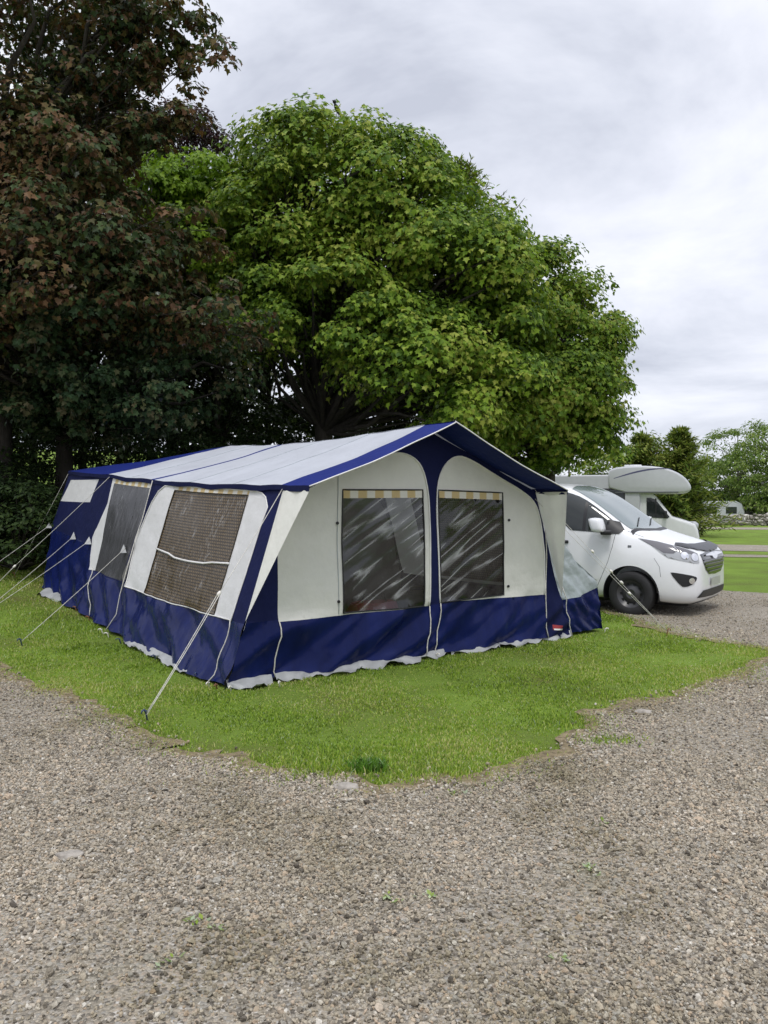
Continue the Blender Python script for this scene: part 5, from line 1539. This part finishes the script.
def build_motorhome():
    a = math.radians(-20)
    ct = at(699, 504, 24.6)
    h = Vector((math.cos(a), math.sin(a))); l = Vector((-math.sin(a), math.cos(a)))
    o = Vector((ct[0], ct[1])) + l * 1.0
    R = empty('motorhome', (o.x, o.y, ghf(o.x, o.y) - .06), a, 'white coachbuilt motorhome with overcab pod parked behind the van', 'motorhome')
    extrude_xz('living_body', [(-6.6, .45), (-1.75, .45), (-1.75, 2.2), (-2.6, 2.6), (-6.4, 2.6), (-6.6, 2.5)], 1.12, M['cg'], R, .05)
    pod = [(-2.70, 2.0), (-.50, 1.99), (-.30, 2.03), (-.22, 2.14), (-.27, 2.30), (-.42, 2.50), (-.68, 2.68), (-1.05, 2.81), (-1.5, 2.87), (-2.1, 2.87), (-2.55, 2.82), (-2.75, 2.70)]
    P = extrude_xz('overcab_pod', smooth_poly(pod, 1), 1.16, M['cw'], R, .07)
    for s in (-1, 1):
        # swoosh stripe on the pod
        V = []; F = []
        for i in range(15):
            t = i / 14; x = -2.55 + 1.75 * t; z = 2.48 + .30 * math.sin(t * 1.9) - .0 * t; w = .03 * math.sin(math.pi * min(1, t * .9 + .08)) + .005
            V += [(x, s * 1.162, z - w), (x, s * 1.162, z + w * .5)]
        for i in range(14): F.append((2 * i, 2 * i + 2, 2 * i + 3, 2 * i + 1))
        link('stripe', py_mesh('stripe', V, F), M['stripe'], P)
        Wn = MB().box((-2.55, s * 1.122, 1.95), (.62, .03, .34), 0, .012).build('window', M['glass'], R); MB().box((-2.55, s * 1.118, 1.95), (.70, .02, .42), 0, .009).build('frame', M['black'], Wn)
        Wn = MB().box((-4.6, s * 1.122, 1.75), (1.1, .03, .55), 0, .012).build('window', M['glass'], R); MB().box((-4.6, s * 1.118, 1.75), (1.18, .02, .63), 0, .009).build('frame', M['black'], Wn)
        MB().box((-4.2, s * 1.121, .62), (4.4, .02, .3), 0, .006).build('side_skirt', M['cw'], R)
        # cab glass, mirror, lamp
        cw_ = [(-1.55, 1.24), (-.92, 1.20), (-.86, 1.26), (-1.28, 1.80), (-1.42, 1.86), (-1.55, 1.86)]
        V = [(x, s * (1.0 - .02), z) for x, z in cw_]
        bmx = bmesh.new(); bmx.faces.new([bmx.verts.new(v) for v in V]); ret = bmesh.ops.extrude_face_region(bmx, geom=bmx.faces[:])
        for v in ret['geom']:
            if isinstance(v, bmesh.types.BMVert): v.co.y += s * .03
        bmesh.ops.recalc_face_normals(bmx, faces=bmx.faces)
        me = bpy.data.meshes.new('cab_window'); bmx.to_mesh(me); bmx.free()
        cwn = link('cab_window', me, M['glass'], R)
        MB().box((-1.27, s * 1.012, 1.53), (.035, .012, .62), 0).build('window_divider', M['black'], cwn)
        MB().box((-.98, s * 1.12, 1.33), (.10, .20, .24), 0, .04).build('mirror', M['black'], R, True)
        MB().box((-.16, s * .78, .98), (.24, .30, .20), -s * .5, .06).build('headlight', M['lens'], R, True)
        for x in (-.95, -5.2): wheel(R, x, s * .93, .34, s, M['cg'])
        MB().box((-1.40, s * 1.0, 1.08), (.15, .03, .04), 0, .01).build('door_handle', M['black'], R)
    cab = [(0, .35), (.02, .62), (-.03, .86), (-.10, 1.03), (-.52, 1.18), (-.78, 1.26), (-1.28, 1.92), (-1.42, 2.02), (-1.80, 2.04), (-1.80, .30), (-.1, .28)]
    extrude_xz('cab', cab, 1.0, M['cab'], R, .10, seg=4)
    MB().box((-2.0, 0, 2.90), (.55, .55, .10), 0, .03).build('roof_vent', M['cab'], R, True)
    for s in (-1, 1):
        MB().box((-1.55, s * 1.163, 2.03), (1.9, .012, .035), 0, .004).build('trim_strip', M['seam'], P)
        MB().box((-2.72, s * 1.125, 1.35), (.02, .012, 1.6), 0).build('body_joint', M['seam'], R)
        MB().box((-.30, s * .8, 2.42), (.05, .09, .03), 0, .008).build('marker_light', M['lens'], P)
    V = [(-.79, y, 1.285) for y in (-.82, .82)] + [(-1.25, y, 1.90) for y in (.76, -.76)]
    V = [(x + .02, y, z + .015) for x, y, z in V]
    link('windscreen', py_mesh('windscreen', V, [(0, 1, 2, 3)]), M['glass'], R)
    MB().box((.015, 0, .72), (.03, .95, .16), 0, .01).build('grille', M['black'], R)

def build_bird():
    p = at(338, 112, 17)
    x, y, z = p
    bm = bmesh.new(); bmesh.ops.create_icosphere(bm, subdivisions=3, radius=1)
    for v in bm.verts:
        c = v.co; t = c.x
        w = .055 * (1 - .35 * max(0, -t)) ; v.co = Vector((t * .13, c.y * w, c.z * w + t * .075))
    r = bmesh.ops.create_icosphere(bm, subdivisions=2, radius=.042)
    for v in r['verts']: v.co += Vector((.125, 0, .12))
    r = bmesh.ops.create_cone(bm, segments=8, radius1=.014, radius2=.002, depth=.06, cap_ends=True)
    for v in r['verts']: v.co = Vector((v.co.z + .19, v.co.y, v.co.x + .118))
    me = bpy.data.meshes.new('body'); bm.to_mesh(me); bm.free()
    R = empty('bird', (x, y, z), math.radians(-120), 'small black bird perched on the very top of the big sycamore', 'bird')
    link('body', me, M['bird'], R, True)
    MB().box((-.17, 0, -.09), (.16, .05, .012), 0, .004).build('tail', M['bird'], R)
    for s in (-1, 1): MB().tube([(0, s * .02, -.03), (.01, s * .022, -.10), (.01, s * .022, -.15)], .006, 5).build('leg', M['bird'], R)

# ------------------------------------------------------------------ light and camera
def build_world():
    w = bpy.data.worlds.new('World'); SC.world = w; w.use_nodes = True
    nt = w.node_tree; nt.nodes.clear()
    out = nt.nodes.new('ShaderNodeOutputWorld'); bg = nt.nodes.new('ShaderNodeBackground'); bg.inputs['Strength'].default_value = .1
    sky = nt.nodes.new('ShaderNodeTexSky'); sky.sky_type = 'NISHITA'; sky.sun_disc = False
    sky.sun_elevation = math.radians(63); sky.sun_rotation = math.radians(SUN_AZ)
    tc = nt.nodes.new('ShaderNodeTexCoord')
    sp = nt.nodes.new('ShaderNodeSeparateXYZ'); nt.links.new(tc.outputs['Generated'], sp.inputs[0])
    zz = N(nt, 'ShaderNodeMath', operation='MAXIMUM'); zz.inputs[1].default_value = 0; nt.links.new(sp.outputs[2], zz.inputs[0])
    za = N(nt, 'ShaderNodeMath', operation='ADD'); za.inputs[1].default_value = .32; nt.links.new(zz.outputs[0], za.inputs[0])
    dx = N(nt, 'ShaderNodeMath', operation='DIVIDE'); dy = N(nt, 'ShaderNodeMath', operation='DIVIDE')
    nt.links.new(sp.outputs[0], dx.inputs[0]); nt.links.new(za.outputs[0], dx.inputs[1]); nt.links.new(sp.outputs[1], dy.inputs[0]); nt.links.new(za.outputs[0], dy.inputs[1])
    cb = nt.nodes.new('ShaderNodeCombineXYZ'); nt.links.new(dx.outputs[0], cb.inputs[0]); nt.links.new(dy.outputs[0], cb.inputs[1])
    mp = nt.nodes.new('ShaderNodeMapping'); mp.inputs['Scale'].default_value = (1.35, 1.5, 1); mp.inputs['Rotation'].default_value = (0, 0, .35); mp.inputs['Location'].default_value = (2.3, .7, 0)
    nt.links.new(cb.outputs[0], mp.inputs[0])
    nz = nt.nodes.new('ShaderNodeTexNoise'); nz.inputs['Scale'].default_value = 1.5; nz.inputs['Detail'].default_value = 6; nz.inputs['Roughness'].default_value = .58; nz.inputs['Distortion'].default_value = .35
    nt.links.new(mp.outputs[0], nz.inputs[0])
    r = ramp(nt, [(.32, (4.7, 4.95, 5.75)), (.44, (5.9, 6.15, 6.95)), (.55, (6.9, 7.1, 7.85)), (.68, (7.9, 8.05, 8.6))])
    nt.links.new(nz.outputs[0], r.inputs[0])
    zr = ramp(nt, [(.50, (1, 1, 1)), (.95, (1.75, 1.75, 1.75))], 'EASE'); nt.links.new(zz.outputs[0], zr.inputs[0])
    zm = N(nt, 'ShaderNodeMix', data_type='RGBA', blend_type='MULTIPLY'); zm.inputs[0].default_value = 1
    nt.links.new(r.outputs[0], zm.inputs[6]); nt.links.new(zr.outputs[0], zm.inputs[7])
    mx = N(nt, 'ShaderNodeMix', data_type='RGBA'); mx.inputs[0].default_value = .94
    nt.links.new(sky.outputs[0], mx.inputs[6]); nt.links.new(zm.outputs[2], mx.inputs[7])
    nt.links.new(mx.outputs[2], bg.inputs[0]); nt.links.new(bg.outputs[0], out.inputs[0])
    L = bpy.data.lights.new('sun', 'SUN'); L.energy = 1.0; L.angle = math.radians(12); L.color = (1, .96, .9)
    lo = bpy.data.objects.new('sun', L); COL.objects.link(lo)
    el, az = math.radians(63), math.radians(SUN_AZ)
    d = Vector((math.sin(az) * math.cos(el), math.cos(az) * math.cos(el), math.sin(el)))
    lo.rotation_euler = d.to_track_quat('Z', 'Y').to_euler(); lo.location = d * 50
SUN_AZ = 182

def build_camera():
    c = bpy.data.cameras.new('camera'); c.lens = 790 / 1024 * 36; c.sensor_width = 36; c.clip_end = 2000; c.clip_start = .05
    o = bpy.data.objects.new('camera', c); COL.objects.link(o)
    o.location = (0, 0, 1.6); o.rotation_euler = (math.radians(90) - math.atan(8 / 790), 0, 0)
    SC.camera = o

build_world(); build_camera()
build_ground(); build_gravel(); build_stones(); build_big_stones(); build_grass()
build_tent(); build_van(); build_motorhome()
build_trees(); build_far(); build_bird()
SC.view_settings.view_transform = 'Standard'; SC.view_settings.look = 'None'; SC.view_settings.exposure = .40; SC.view_settings.gamma = 1
